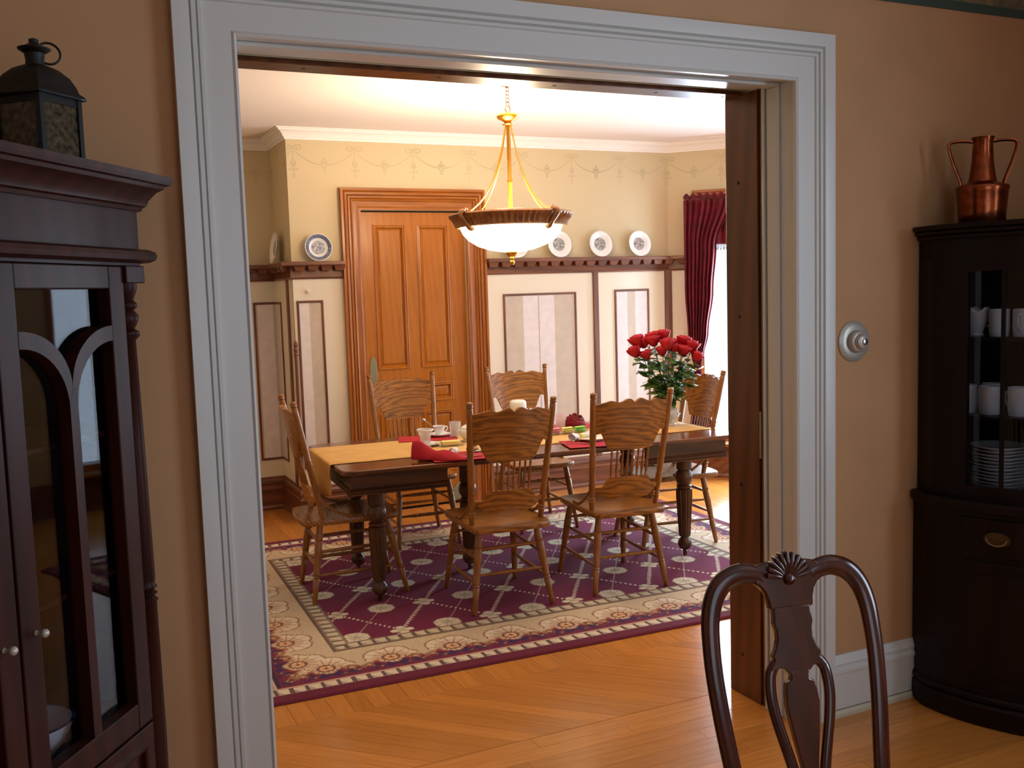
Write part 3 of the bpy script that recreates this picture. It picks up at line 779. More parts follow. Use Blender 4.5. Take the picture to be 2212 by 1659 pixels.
    at = me.color_attributes.new('Col', 'FLOAT_COLOR', 'POINT')
    at.data.foreach_set('color', np.concatenate([C.reshape(-1, 3), np.ones((nu*nv, 1))], 1).astype(np.float32).ravel())
    o = bpy.data.objects.new('area_rug', me); col.objects.link(o); me.materials.append(MATS['rug_weave'])
    o.location = (-.362, 1.142, 0); o.rotation_euler[2] = RUGA
    return tag(o, 'large purple rug with cream floral border and lattice field under the dining table', 'rug')
make_rug()
ZR = .011

# ================================================================== DINING TABLE
TA = R(-3.5); TL, TW, TZ = 2.40, 1.05, .752
def tl2w(x, y, z=0):                        # table-local to world
    c, s = math.cos(TA), math.sin(TA); return Vector((1.556+x*c-y*s, 2.530+x*s+y*c, z))
def w2tl(x, y):
    c, s = math.cos(-TA), math.sin(-TA); x, y = x-1.556, y-2.530; return (x*c-y*s, x*s+y*c)
table = thing('dining_table', 'long dark oak extension table with fluted turned legs on the rug', 'table', tl2w(0, 0, 0), TA)
def rrect(x0, x1, y0, y1, r, n=6):
    return arc(x1-r, y1-r, r, 0, 90, n)+arc(x0+r, y1-r, r, 90, 180, n)+arc(x0+r, y0+r, r, 180, 270, n)+arc(x1-r, y0+r, r, 270, 360, n)
hl, hw = TL/2, TW/2
# top in leaves: two ends and three leaves between
cuts = [-hl, -.50, -.14, .22, .58, hl]
def leaf(a, b, i):
    if i == 0: o = arc(a+.07, hw-.07, .07, 90, 180, 6)+arc(a+.07, -hw+.07, .07, 180, 270, 6)+[(b, -hw), (b, hw)]
    elif i == 4: o = arc(b-.07, -hw+.07, .07, 270, 360, 6)+arc(b-.07, hw-.07, .07, 0, 90, 6)+[(a, hw), (a, -hw)]
    else: o = [(a, -hw), (b, -hw), (b, hw), (a, hw)]
    MB().slab(o, TZ-.026, TZ).build('table_leaf', 'table_wood', table, bevel=.006)
for i in range(5): leaf(cuts[i]+(.0006 if i else 0), cuts[i+1]-(.0006 if i < 4 else 0), i)
AP = [(-.0, 0), (-.0, .118), (.022, .118), (.022, 0)]
def apron(a, b, sgn):
    """moulded apron round one end"""
    y = hw-.075; pts = [(b, -y, 0), (a, -y, 0), (a, y, 0), (b, y, 0)] if sgn < 0 else [(a, y, 0), (b, y, 0), (b, -y, 0), (a, -y, 0)]
    prof = [(0, .608), (.006, .608), (.006, .614), (.002, .618), (.006, .624), (.006, .630), (.002, .634), (.006, .640), (0, .646), (0, .726), (-.022, .726), (-.022, .608)]
    for s0, s1, m0, m1 in path_segs(pts, (0, 0, 1)):
        MB().seg(s0, s1, [(u, v) for u, v in prof] if True else prof, (0, 0, 1), m0, m1).build('apron', 'table_apron', table, smooth=20)
ax0, ax1 = -hl+.055, -.62
apron(ax0, ax1, -1); apron(.60, hl-.055, 1)
# sliding rails under the leaves
for y in (-.20, -.15, .15, .20): MB().box(-.70, .70, y-.018, y+.018, .665, .726).build('slide_rail', 'table_apron', table, smooth=0)
LEG = [(.0, 0), (.012, .0), (.014, .022), (.010, .026), (.014, .032), (.032, .042), (.042, .062), (.042, .078), (.034, .096), (.024, .106), (.024, .112), (.034, .116),
       (.036, .13), (.043, .25), (.049, .36), (.049, .405), (.036, .410), (.045, .416), (.045, .426), (.034, .432), (.040, .442), (.050, .458), (.053, .482), (.048, .508), (.036, .524), (.046, .530), (.046, .64), (.046, .66), (0, .66)]
def table_leg(x, y):
    MB().lathe([(r, z+ZR) for r, z in LEG], 48, (x, y, 0), None, .12, 18, (.12+ZR, .406+ZR)).build('leg', 'table_leg', table, smooth=50)
for x, y in [w2tl(.535, 2.215), w2tl(2.445, 2.125), w2tl(.60, 2.85), w2tl(2.48, 2.83), w2tl(1.19, 2.53)]: table_leg(x, y)

# runner along the table, hanging over the left end
def make_runner():
    y0, y1 = -hw+.255, -hw+.885; x0, x1 = -hl-.005, hl-.03
    prof = [(x1, TZ+.002)]; n = 40
    xs = [x1+(x0-x1)*i/n for i in range(n+1)]
    P = []
    for j in range(13):
        y = y0+(y1-y0)*j/12; row = []
        for i, x in enumerate(xs): row.append((x, y, TZ+.0022+.0012*max(0, math.sin(x*31+y*9)*math.sin(y*23+x*5))))
        for k in range(1, 4): a = R(30*k); row.append((x0-.012*math.sin(a), y, TZ+.0022-.012*(1-math.cos(a))))
        drop = .20-.09*abs(j/12-.42)
        for k in range(1, 9): row.append((x0-.012-.004*math.sin(k*.9+j*.8), y, TZ-.010-drop*k/8))
        P.append(row)
    o = MB().grid(P).build('table_runner', 'runner_cloth', smooth=60, solid=.002)
    o.location = tl2w(0, 0, 0); o.rotation_euler[2] = TA
    tag(o, 'tan cloth runner lying along the dining table and hanging over its left end', 'table runner')
make_runner()

# ================================================================== DINING CHAIRS (pressed-back oak)
def make_chair():
    t = thing('dining_chair', 'x', 'chair', (0, 0, 0), 0, 'oak chairs round the dining table')
    # local: x right, y forward, z up; origin between the rear feet
    ZS = .452; BOW = .034
    SEAT = [(-.19, -.035), (-.10, -.05), (0, -.054), (.10, -.05), (.19, -.035), (.212, .0), (.216, .10), (.218, .25), (.222, .40), (.218, .455), (.20, .478), (.10, .492), (0, .496), (-.10, .492), (-.20, .478), (-.218, .455), (-.222, .40), (-.218, .25), (-.216, .10), (-.212, 0)]
    s = MB(); n = len(SEAT); cy = .22
    def lay(f, z): return [((x)*f, cy+(y-cy)*f, z) for x, y in SEAT]
    rings = [lay(.90, ZS-.034), lay(.985, ZS-.030), lay(1.0, ZS-.018), lay(1.0, ZS-.006), lay(.985, ZS), lay(.82, ZS-.002), lay(.5, ZS-.010), lay(.2, ZS-.012)]
    vs = [p for r in rings for p in r]; fs = [tuple(range(n-1, -1, -1))]
    for i in range(len(rings)-1):
        for k in range(n): fs.append((i*n+k, i*n+(k+1) % n, (i+1)*n+(k+1) % n, (i+1)*n+k))
    fs.append(tuple((len(rings)-1)*n+k for k in range(n)))
    s.add(vs, fs); s.build('seat', 'chair_oak', t, smooth=45)
    LP = [(.010, 0), (.0125, .01), (.0145, .16), (.018, .30), (.0145, .31), (.018, .325), (.0145, .34), (.018, .355), (.0165, .37), (.020, .60), (.021, .74), (.017, .755), (.021, .77), (.019, .80), (.016, 1)]
    feet = {'rl': (-.215, 0), 'rr': (.215, 0), 'fl': (-.205, .515), 'fr': (.205, .515)}; tops = {'rl': (-.155, .06), 'rr': (.155, .06), 'fl': (-.165, .415), 'fr': (.165, .415)}
    def on(k, z):
        f, p = feet[k], tops[k]; a = z/(ZS-.02); return Vector((f[0]+(p[0]-f[0])*a, f[1]+(p[1]-f[1])*a, z))
    for k in feet: MB().turned(on(k, 0), on(k, ZS-.015), LP, 12).build('leg', 'chair_oak_v', t, smooth=50)
    SP = [(.0065, 0), (.0085, .2), (.0105, .5), (.0085, .8), (.0065, 1)]
    FT = [(.007, 0), (.009, .2), (.013, .32), (.009, .34), (.014, .37), (.009, .40), (.014, .43), (.010, .46), (.013, .5), (.010, .54), (.014, .57), (.009, .60), (.014, .63), (.009, .66), (.013, .68), (.009, .8), (.007, 1)]
    for a, b, z0, z1, p in (('rl', 'fl', .15, .155, SP), ('rl', 'fl', .275, .28, SP), ('rr', 'fr', .15, .155, SP), ('rr', 'fr', .275, .28, SP), ('rl', 'rr', .195, .195, SP), ('rl', 'rr', .325, .325, SP), ('fl', 'fr', .205, .205, FT), ('fl', 'fr', .335, .335, FT)):
        MB().turned(on(a, z0), on(b, z1), p, 10).build('stretcher', 'chair_oak_v', t, smooth=50)
    # back posts
    ZT = 1.097
    def bk(x_frac, z):                      # point on the back plane: x_frac -1..1 between the post centres
        a = (z-ZS)/(ZT-ZS); hw_ = .190+.036*a; y = .072-.135*a
        return Vector((x_frac*hw_, y, z))
    PP = [(.014, -.03), (.014, .05), (.018, .09), (.0145, .095), (.018, .115), (.0135, .12), (.016, .16), (.019, .22), (.016, .26), (.019, .27), (.015, .285), (.017, .31), (.0175, .44), (.015, .46), (.019, .475), (.0145, .49), (.019, .505), (.0155, .52), (.0175, .60), (.0165, .90), (.0165, .942), (.013, .950), (.0175, .958), (.0175, .968), (.015, .975), (.018, .985), (.014, .996), (.002, 1)]
    for s_ in (-1, 1): MB().turned(bk(s_, ZS-.01), bk(s_, ZT), PP, 14).build('back_post', 'chair_oak_v', t, smooth=50)
    # pressed crest board (bowed back a little), wavy top
    def board_(name, top, bot, thick, bow, n=36, mat='chair_oak'):
        m = MB(); P = []
        for side in (0, 1):
            for i in range(n+1):
                f = -1+2*i/n; zt_, zb_ = top(f), bot(f); r = []
                for k in range(7):
                    z = zb_+(zt_-zb_)*k/6; p = bk(f*.97, z); p.y += -bow*(1-f*f) + (thick/2 if side else -thick/2); r.append(p)
                P.append(r)
        a, b = P[:n+1], P[n+1:]
        loop = [a[i]+b[i][::-1] for i in range(n+1)]
        vs = [p for r in loop for p in r]; k = len(loop[0]); fs = []
        for i in range(n):
            for j in range(k): fs.append((i*k+j, i*k+(j+1) % k, (i+1)*k+(j+1) % k, (i+1)*k+j))
        fs.append(tuple(range(k))); fs.append(tuple(n*k+j for j in range(k-1, -1, -1)))
        m.add(vs, fs); return m.build(name, mat, t, smooth=40)
    def ctop(f):
        g = abs(f)
        return 1.038+.020*math.exp(-((g-.16)/.14)**2)+.012*math.exp(-((g-.60)/.13)**2)-.010*math.exp(-(g/.05)**2)-.008*max(0, (g-.78))/.22
    def cbot(f):
        g = abs(f)
        if g < .58: return .780+.004*g
        if g < .86: q = (g-.58)/.28; q = q*q*(3-2*q); return .7823+.100*q
        q = (g-.86)/.14; return .8823-.012*math.sin(q*math.pi)
    crest = board_('crest_board', ctop, cbot, .020, BOW)
    def rtop(f):
        g = abs(f); return .628 if g < .60 else (.628-.052*((g-.60)/.14) if g < .74 else .576)
    def rbot(f):
        g = abs(f); return .520+.014*math.cos(g*math.pi*2.2) + (.018 if g > .82 else 0)
    board_('lower_rail', rtop, rbot, .019, BOW, 28)
    # pressed scroll relief on the front of the crest board
    def relief(pts, r):
        q = []
        for f, z in pts:
            p = bk(f, z); p.y += -BOW*(1-f*f)+.010; q.append(p)
        m.tube(smooth_path(q, 4), r, 5)
    m = MB()
    for s_ in (-1, 1):
        relief([(s_*.05, .985), (s_*.22, .998), (s_*.40, .985), (s_*.55, .995), (s_*.75, .985)], .0028)
        relief([(s_*.04, .955), (s_*.15, .965), (s_*.30, .955), (s_*.42, .935)], .0024)
        relief([(s_*.60, .83), (s_*.48, .815), (s_*.36, .825), (s_*.28, .845)], .0024)
        relief([(s_*.30, .81), (s_*.18, .80), (s_*.06, .81)], .0024)
        relief([(s_*.86, 1.0), (s_*.80, .95), (s_*.84, .91)], .0024)
    tag(m.build('pressed_scrolls', 'chair_oak', crest, smooth=60), kind='stuff')
    # spindles
    for k in range(8):
        f0 = (-.52+1.04*k/7); p0 = bk(f0, .615); p1 = bk(f0*.99, .80); p0.y -= BOW*(1-f0*f0); p1.y -= BOW*(1-f0*f0)
        MB().turned(p0, p1, [(.0045, 0), (.0055, .08), (.004, .12), (.0075, .30), (.0085, .40), (.006, .50), (.0045, .54), (.007, .58), (.0045, .62), (.0065, .8), (.0045, .88), (.0055, 1)], 8).build('spindle', 'chair_oak_v', t, smooth=50)
    # bentwood brackets from the posts to the seat
    for s_ in (-1, 1):
        p = bk(s_, .60); MB().tube(smooth_path([p, p+Vector((s_*.006, .025, -.05)), (s_*.207, .15, ZS+.035), (s_*.205, .21, ZS+.010), (s_*.20, .29, ZS+.004)], 6), .0085, 8).build('hip_bracket', 'chair_oak_v', t, smooth=60)
    return t
chair0 = make_chair()
CH = [(1.093, 1.712, -4, 'oak pressed-back chair seen from behind at the near left of the table', 0),
      (1.775, 1.672, -5.5, 'oak pressed-back chair seen from behind at the near right of the table', 0),
      (.218, 2.535, -94, 'oak pressed-back chair at the left end of the table seen side on', 0),
      (1.195, 3.640, 176, 'oak pressed-back chair behind the table in front of the panelled door', 0),
      (2.060, 3.600, 175, 'oak pressed-back chair behind the table in front of the striped wall panel', 0),
      (2.800, 2.470, 84, 'oak pressed-back chair at the right end of the table beside the curtain', 0)]
for i, (x, y, a, lb, _) in enumerate(CH):
    o = chair0 if i == 0 else copy_tree(chair0)
    o.location = (x, y, ZR+.0006); o.rotation_euler = (0, 0, R(a)); o['label'] = lb

# ================================================================== CHANDELIER
ch = thing('chandelier', 'lit glass bowl chandelier with bronze rim hanging over the dining table', 'chandelier', (1.515, 2.5, 0))
MB().lathe([(.030, 2.605), (.036, 2.610), (.020, 2.618), (.026, 2.626), (.060, 2.642), (.068, 2.655), (.064, 2.664), (.030, 2.672), (.012, 2.676), (0, 2.68)], 28).build('canopy_cap', 'brass', ch)
MB().lathe([(.010, 2.09), (.013, 2.12), (.012, 2.27), (.017, 2.278), (.017, 2.288), (.012, 2.296), (.012, 2.59), (.018, 2.60), (.018, 2.61)], 14).build('stem', 'brass', ch)
def ringtube(R_, r, z, cx=0, cy=0, rx=0, rz=0, n=20):
    M = T((cx, cy, z), rz, rx); pts = [M @ Vector((R_*math.cos(2*math.pi*k/n), R_*math.sin(2*math.pi*k/n), 0)) for k in range(n+1)]
    return MB().tube(pts, r, 6)
ringtube(.020, .003, 2.697, 0, 0, R(90), R(20)).build('hanging_ring', 'brass', ch)
zz = 2.727
for k in range(6):
    ringtube(.013, .0022, zz, 0, 0, R(90), R(20+90*k)).build('chain_link', 'bronze', ch); zz += .0205
MB().lathe([(.055, ZC), (.05, ZC-.012), (.02, ZC-.02), (0, ZC-.02)][::-1], 20).build('ceiling_rose', 'brass', ch)
for a in (18, 108, 198, 287):
    c, s = math.cos(R(a)), math.sin(R(a))
    pts = smooth_path([(c*.022, s*.022, 2.612), (c*.06, s*.06, 2.46), (c*.13, s*.13, 2.29), (c*.22, s*.22, 2.17), (c*.318, s*.318, 2.098)], 6)
    MB().tube(pts, .0042, 6).build('arm_rod', 'brass', ch)
RIM = [(.318, 2.018), (.330, 2.024), (.338, 2.046), (.352, 2.066), (.362, 2.074), (.366, 2.088), (.356, 2.098), (.338, 2.100), (.328, 2.094), (.318, 2.060), (.314, 2.030), (.318, 2.018)]
MB().lathe(RIM, 128, (0, 0, 0), None, .04, 64, (2.03, 2.08)).build('rim', 'bronze', ch)
for a in (18, 108, 198, 287):
    c, s = math.cos(R(a)), math.sin(R(a)); m = MB()
    m.tube(smooth_path([(c*.300, s*.300, 2.005), (c*.322, s*.322, 2.008), (c*.345, s*.345, 2.035), (c*.372, s*.372, 2.060), (c*.388, s*.388, 2.078), (c*.380, s*.380, 2.096), (c*.362, s*.362, 2.100)], 5), .014, 8)
    m.tube(smooth_path([(c*.362, s*.362, 2.10), (c*.350, s*.350, 2.116), (c*.338, s*.338, 2.106)], 5), .007, 6)
    m.build('scroll_clasp', 'bronze', ch)
MB().lathe([(0, 1.874), (.06, 1.876), (.13, 1.888), (.20, 1.912), (.252, 1.945), (.284, 1.980), (.299, 2.012), (.301, 2.028), (.294, 2.028), (.278, 1.984), (.25, 1.952), (.19, 1.92), (.12, 1.898), (0, 1.886)], 48).build('glass_bowl', 'bowl_glass', ch)
MB().lathe([(.0, 1.796), (.006, 1.798), (.013, 1.808), (.015, 1.818), (.008, 1.828), (.006, 1.832), (.018, 1.838), (.016, 1.846), (.030, 1.860), (.038, 1.872), (.034, 1.880), (0, 1.884)], 20).build('finial', 'brass', ch)
pl = bpy.data.lights.new('chandelier_bulbs', 'POINT'); pl.energy = 92; pl.color = (1, .82, .57); pl.shadow_soft_size = .10
po = bpy.data.objects.new('chandelier_bulbs', pl); col.objects.link(po); po.location = (1.515, 2.5, 2.10)
for k in range(3):
    a = R(30+120*k); MB().lathe([(.008, 0), (.010, .03), (.022, .05), (.024, .07), (.014, .092), (0, .098)], 12, (.12*math.cos(a), .12*math.sin(a), 1.97)).build('light_bulb', 'bowl_glass', ch)

# ================================================================== PLATES ON THE RAIL
def wall_plate(x, y, z, r, rz, rim, centre, label, lean=8):
    """plate standing on the rail, leaning on the wall; local -y faces the room"""
    t = thing('wall_plate', label, 'plate', (x, y, z), rz, 'plates standing on the plate rail')
    M3 = Matrix.Rotation(R(90-lean), 3, 'X')
    off = Vector((0, 0, r))
    def lt(name, prof, mat): return MB().lathe([(q, h) for q, h in prof], 40, off, M3).build(name, mat, t, smooth=40)
    lt('plate_body', [(0, -.012), (r*.55, -.012), (r*.62, -.006), (r, .006), (r*1.0, .010), (r*.97, .0105), (r*.64, -.001), (r*.58, -.006), (0, -.0065)], 'white_china')
    if rim: lt('printed_rim', [(r*.70, .0016), (r*.955, .0108), (r*.955, .0112), (r*.70, .0022), (r*.70, .0016)], rim)
    lt('printed_scene', [(r*.52, -.0058), (0, -.0058)][::-1] and [(0, -.0060), (r*.50, -.0058), (r*.50, -.0052), (0, -.0052)], centre)
    return t
wall_plate(.808, D-.056, 1.902, .099, R(0), 'blue_print', 'blue_scene', 'blue printed plate on the rail to the left of the door')
wall_plate(XB0-.056, D+.30, 1.902, .115, R(-90), None, 'grey_print', 'white plate seen nearly edge on where the rail turns into the alcove')
wall_plate(2.385, D-.056, 1.902, .106, 0, None, 'grey_print', 'white plate on the rail half hidden behind the chandelier finial')
wall_plate(2.770, D-.056, 1.902, .106, 0, None, 'grey_print', 'white plate with grey scene beside the chandelier bowl')
wall_plate(3.152, D-.056, 1.902, .106, 0, None, 'grey_print', 'white plate with pale scene in the middle of the right hand rail')
wall_plate(3.528, D-.056, 1.902, .106, 0, None, 'brown_scene', 'white plate with brown scene nearest the bay corner')
# small white wall hook left of the door
hk = thing('wall_hook', 'small cream knob hook on the cream panel left of the door', 'hook', (.725, D-.006, 1.690))
MB().lathe([(.012, 0), (.012, .004), (.006, .008), (.006, .018), (.013, .024), (.013, .032), (0, .036)], 14, (0, 0, 0), Matrix.Rotation(R(90), 3, 'X')).build('knob', 'cream_panel', hk)
MB().lathe([(.019, 0), (.017, .004), (0, .0045)], 16, (0, 0, 0), Matrix.Rotation(R(90), 3, 'X')).build('backplate', 'cream_panel', hk)

# ================================================================== CURTAIN AT THE BAY WINDOW
cu = thing('curtain', 'dark red curtain with fringed valance tied back at the bay window', 'curtain', (XB1, D, 0), R(-45))
def cgrid(rows, name, mat, depth, amp, waves, n=90, parent=cu, ph=0):
    P = []
    for z, s0, s1, a_ in rows:
        r = []
        for i in range(n+1):
            f = i/n; r.append((s0+(s1-s0)*f, -depth - a_*amp*math.sin(f*waves*2*math.pi+ph+.6*math.sin(z*3)) - .3*a_*amp*math.sin(f*waves*4.6*math.pi+1.3), z))
        P.append(r)
    return MB().grid(P).build(name, mat, parent, smooth=70, solid=.003)
def interp(keys, zs):
    out = []
    for z in zs:
        for (z0, *a), (z1, *b) in zip(keys, keys[1:]):
            if z1 <= z <= z0:
                t = (z0-z)/(z0-z1+1e-9); t = t*t*(3-2*t); out.append((z, *[x+(y-x)*t for x, y in zip(a, b)])); break
    return out
drape = [(2.35, .165, .56, 1), (1.97, .165, .43, 1), (1.6, .165, .40, 1), (1.25, .185, .355, .9), (1.05, .215, .315, .7), (.955, .235, .295, .55), (.90, .235, .30, .6), (.72, .215, .335, .8), (.45, .205, .375, 1), (.31, .20, .38, 1)]
cgrid(interp(drape, [2.35-(2.35-.31)*k/60 for k in range(61)]), 'drape', 'curtain_red', .150, .018, 8)
val = [(2.41, .16, 1.12, 1), (1.99, .36, 1.12, 1.1)]
P = []
for k in range(25):
    z = 2.36-(.38)*k/24; r = []
    for i in range(121):
        f = i/120; s = .16+.96*f; zz_ = z if k else z+.012*math.sin(f*95)
        r.append((s, -.140-.016*math.sin(f*14*2*math.pi)*(.5+.5*k/24)-.006*math.sin(f*60+z*4), zz_))
    P.append(r)
# header ruffle above the rod, then the valance proper starting to the right of the drape
rf = [[(p[0], p[1]*.98-.004*math.sin(p[0]*150), 2.36+.036*j/5+.012*math.sin(p[0]*110)*j/5) for p in P[0]] for j in range(6)]
MB().grid(rf).build('header_ruffle', 'curtain_red', cu, smooth=70, solid=.003)
m = MB()
Pv = []
for k in range(25):
    z = 2.36-.38*k/24; s0 = .30; r = []
    for i in range(101):
        f = i/100; s = s0+(1.12-s0)*f; r.append((s, -.105-.016*math.sin(s*90)*(.45+.55*k/24)-.005*math.sin(s*230+z*4), z-.05*(1-f)*k/24*0))
    Pv.append(r)
MB().grid(Pv).build('valance', 'curtain_red', cu, smooth=70, solid=.003)
m = MB()
for i in range(110):
    s = .37+.75*i/109; y = -.105-.016*math.sin(s*90); m.tube([(s, y, 1.985), (s+.004*math.sin(i*2.1), y, 1.962), (s+.008*math.sin(i*1.7), y, 1.932+.006*math.sin(i*3.1))], .0022, 4)
fr = tag(m.build('fringe', 'fringe_red', cu, smooth=60), kind='stuff')
MB().tube([(.165, -.10, 2.355), (1.12, -.10, 2.355)], .012, 10).build('curtain_rod', 'rail_wood', cu)
m = MB(); m.tube(smooth_path([(.228, -.120, .957), (.238, -.170, .950), (.268, -.180, .946), (.298, -.170, .955), (.306, -.13, .962)], 6), .006, 6)
m.tube(smooth_path([(.228, -.09, .955), (.20, -.06, .915), (.175, -.02, .862), (.17, -.01, .80)], 5), .005, 6)
m.tube(smooth_path([(.224, -.09, .952), (.205, -.06, .90), (.185, -.02, .84), (.17, -.01, .80)], 5), .005, 6)
m.build('tie_cord', 'cord_cream', cu, smooth=60)
# ================================================================== ON THE TABLE
ZT_ = TZ
def cloth_quad(name, label, pts, mat='red_cloth', z=.004, group=None, cat='placemat'):
    c = (sum(p[0] for p in pts)/len(pts), sum(p[1] for p in pts)/len(pts))
    o = MB().slab([(p[0]-c[0], p[1]-c[1]) for p in pts], 0, .003).build(name, mat, loc=(c[0], c[1], z), bevel=.001)
    return tag(o, label, cat, group)
RT = TZ+.0048                               # on the runner
def rot_rect(cx, cy, lx, ly, a):
    c, s = math.cos(a), math.sin(a); return [(cx+x*c-y*s, cy+x*s+y*c) for x, y in ((-lx/2, -ly/2), (lx/2, -ly/2), (lx/2, ly/2), (-lx/2, ly/2))]
GM = 'red placemats on the dining table'
cloth_quad('placemat', 'red cloth placemat under the folded napkin at the near left setting', rot_rect(.985, 2.165, .30, .27, R(-9)), z=RT, group=GM)
cloth_quad('placemat', 'red cloth placemat with a fork on it at the near right setting', rot_rect(1.800, 2.125, .31, .27, R(-14)), z=RT, group=GM)
cloth_quad('placemat', 'red cloth placemat under the glass tumbler at the far left setting', rot_rect(1.085, 2.890, .36, .22, R(-18)), z=RT, group=GM)
cloth_quad('placemat', 'red cloth placemat under the rolled napkin at the far right setting', rot_rect(2.030, 2.790, .34, .22, R(-4)), z=RT, group=GM)
# folded standing napkin at the near left setting
def folded_napkin():
    P = []
    key = [(0, .104, .036), (.04, .098, .038), (.08, .072, .044), (.13, .050, .040), (.18, .052, .050), (.24, .030, .044), (.30, .012, .034)]
    prof = [(-1.5, 0), (-1.45, .25), (-1.0, .75), (-.45, 1.0), (-.2, .92), (.1, .66), (.35, .74), (.7, .42), (1.0, .52), (1.3, .18), (1.75, .04), (2.1, .10), (2.4, 0)]
    for x, h_, w_ in key: P.append([(x, q*w_, max(0, v*h_ + .006*math.sin(x*40+q*3)*v)) for q, v in prof])
    fine = [smooth_path([P[i][j] for i in range(len(P))], 4) for j in range(len(prof))]
    fine = list(map(list, zip(*fine)))
    o = MB().grid(fine).build('cloth_napkin', 'red_cloth', loc=(.765, 2.235, RT+.004), smooth=60, solid=.003, sub=1)
    o.rotation_euler[2] = R(-38)
    tag(o, 'red cloth napkin folded into a soft tent at the near left setting', 'napkin', 'red cloth napkins')
folded_napkin()
def rolled_napkin():
    t = thing('cloth_napkin', 'dark red cloth napkin rolled into a rosette at the far right setting', 'napkin', (2.055, 2.765, RT+.004), R(15), 'red cloth napkins')
    P = []
    for i in range(121):
        f = i/120; a = f*2*math.pi*2.6; r = .012+.045*f
        P.append([(r*math.cos(a)*1.2, r*math.sin(a)*.8, z) for z in (0, .02, .045, .062+.026*math.sin(a*.8+.6)*(1-f*.3))])
    MB().grid(P).build('rosette', 'dark_red_cloth', t, smooth=70, solid=.005)
    P = [[(.078*math.cos(a)*(1+.12*math.sin(3*a))*q, .055*math.sin(a)*q, zz*(1+.3*math.sin(2*a+1))) for q, zz in ((1.0, .002), (1.02, .02), (.92, .040), (.74, .052), (.62, .046))] for a in [2*math.pi*k/36 for k in range(37)]]
    MB().grid(P).build('outer_fold', 'dark_red_cloth', t, smooth=70, solid=.004)
rolled_napkin()
def lathe_thing(name, label, cat, loc, prof, mat, n=28, group=None, parts=()):
    t = thing(name, label, cat, loc, 0, group)
    nm, = [name.split('_')[-1]] if not parts else ['body']
    MB().lathe(prof, n).build('body', mat, t, smooth=50)
    return t
# wide footed glass with a saucer
sa = thing('saucer', 'white china saucer beneath the wide footed glass', 'saucer', (.985, 2.625, RT))
MB().lathe([(0, .002), (.034, .0), (.036, .004), (.060, .008), (.078, .014), (.079, .016), (.058, .011), (.03, .006), (0, .005)], 36).build('dish', 'white_china', sa, smooth=50)
MB().lathe([(.033, 0), (.034, .004), (.030, .004), (.029, 0), (.033, 0)], 30).build('foot_ring', 'white_china', sa, smooth=50)
fg = thing('footed_glass', 'wide flaring clear glass cup with thick rim beside the red napkin', 'glass', (.945, 2.545, RT))
MB().lathe([(0, 0), (.033, 0), (.034, .006), (.031, .012), (.030, .05), (.034, .075), (.044, .098), (.0475, .104), (.0475, .110), (.044, .112), (.040, .104), (.031, .078), (.027, .05), (.026, .014), (0, .012)], 32).build('bowl', 'crystal', fg, smooth=50)
MB().lathe([(.0475, .102), (.050, .106), (.0475, .111), (.0455, .106), (.0475, .102)], 32).build('rim', 'white_china', fg, smooth=50)
MB().lathe([(0, .014), (.0255, .015), (.026, .05), (.028, .066), (0, .067)], 28).build('water', 'clear_glass', fg, smooth=50)
# napkin ring, spoons, fork
nr = thing('napkin_ring', 'pale ribbed napkin ring standing by the near left napkin', 'napkin ring', (.985, 2.205, RT+.003), R(40))
m = MB(); Q = []
for k in range(41):
    a = 2*math.pi*k/40; rr = .019*(1+.06*math.cos(a*12)); Q.append([(-.020, rr*math.cos(a), .021+rr*math.sin(a)), (.020, rr*math.cos(a), .021+rr*math.sin(a))])
m.grid(Q).build('band', 'white_china', nr, smooth=60, solid=.003)
for x in (-.019, .019):
    ringtube(.0195, .0026, 0, n=24).build('edge_bead', 'white_china', nr, smooth=60).matrix_basis = T((x, 0, .021)) @ Matrix.Rotation(R(90), 4, 'Y')
def spoon(label, loc, rz, cat='spoon', fork=False):
    t = thing('fork' if fork else 'spoon', label, cat, loc, rz)
    MB().tube(smooth_path([(-.10, 0, .004), (-.05, 0, .006), (0, 0, .008), (.03, 0, .005)], 4), [.004]*13, 6, flat=(.35, 1.0), up=(0, 0, 1)).build('handle', 'silver', t, smooth=60)
    if fork:
        MB().slab([(.028, -.004), (.04, -.011), (.055, -.011), (.055, .011), (.04, .011), (.028, .004)], .003, .005).build('neck', 'silver', t)
        for k in range(4): MB().box(.055, .088, -.0105+k*.006, -.0075+k*.006, .003, .005).build('tine', 'silver', t)
    else:
        P = [[(.05+.026*q*math.cos(a), .017*q*math.sin(a), .001+.008*q*q) for q in (.05, .4, .7, 1)] for a in [2*math.pi*k/24 for k in range(25)]]
        MB().grid(P).build('bowl', 'silver', t, smooth=60, solid=.0015)
    return t
spoon('silver spoon on the near left placemat behind the chair post', (1.085, 2.20, RT+.003), R(25))
spoon('silver fork on the near left placemat beside the napkin ring', (1.02, 2.11, RT+.003), R(-30), 'fork', True)
spoon('silver fork lying on the near right placemat', (1.715, 2.135, RT+.003), R(-28), 'fork', True)
rl = thing('bread_roll', 'small pale bread roll at the near left setting behind the chair post', 'bread roll', (1.120, 2.262, RT+.003), R(15))
P = [[(.042*math.cos(a)*math.cos(b), .026*math.sin(a)*math.cos(b), .016+.018*math.sin(b)) for b in [R(-80+160*j/10) for j in range(11)]] for a in [2*math.pi*k/24 for k in range(25)]]
MB().grid(P).build('crust', 'tan_food', rl, smooth=70)
MB().tube([(.0, -.020, .030), (.012, 0, .0355), (.0, .020, .030)], .0035, 6).build('score', 'paper_white', rl, smooth=70)
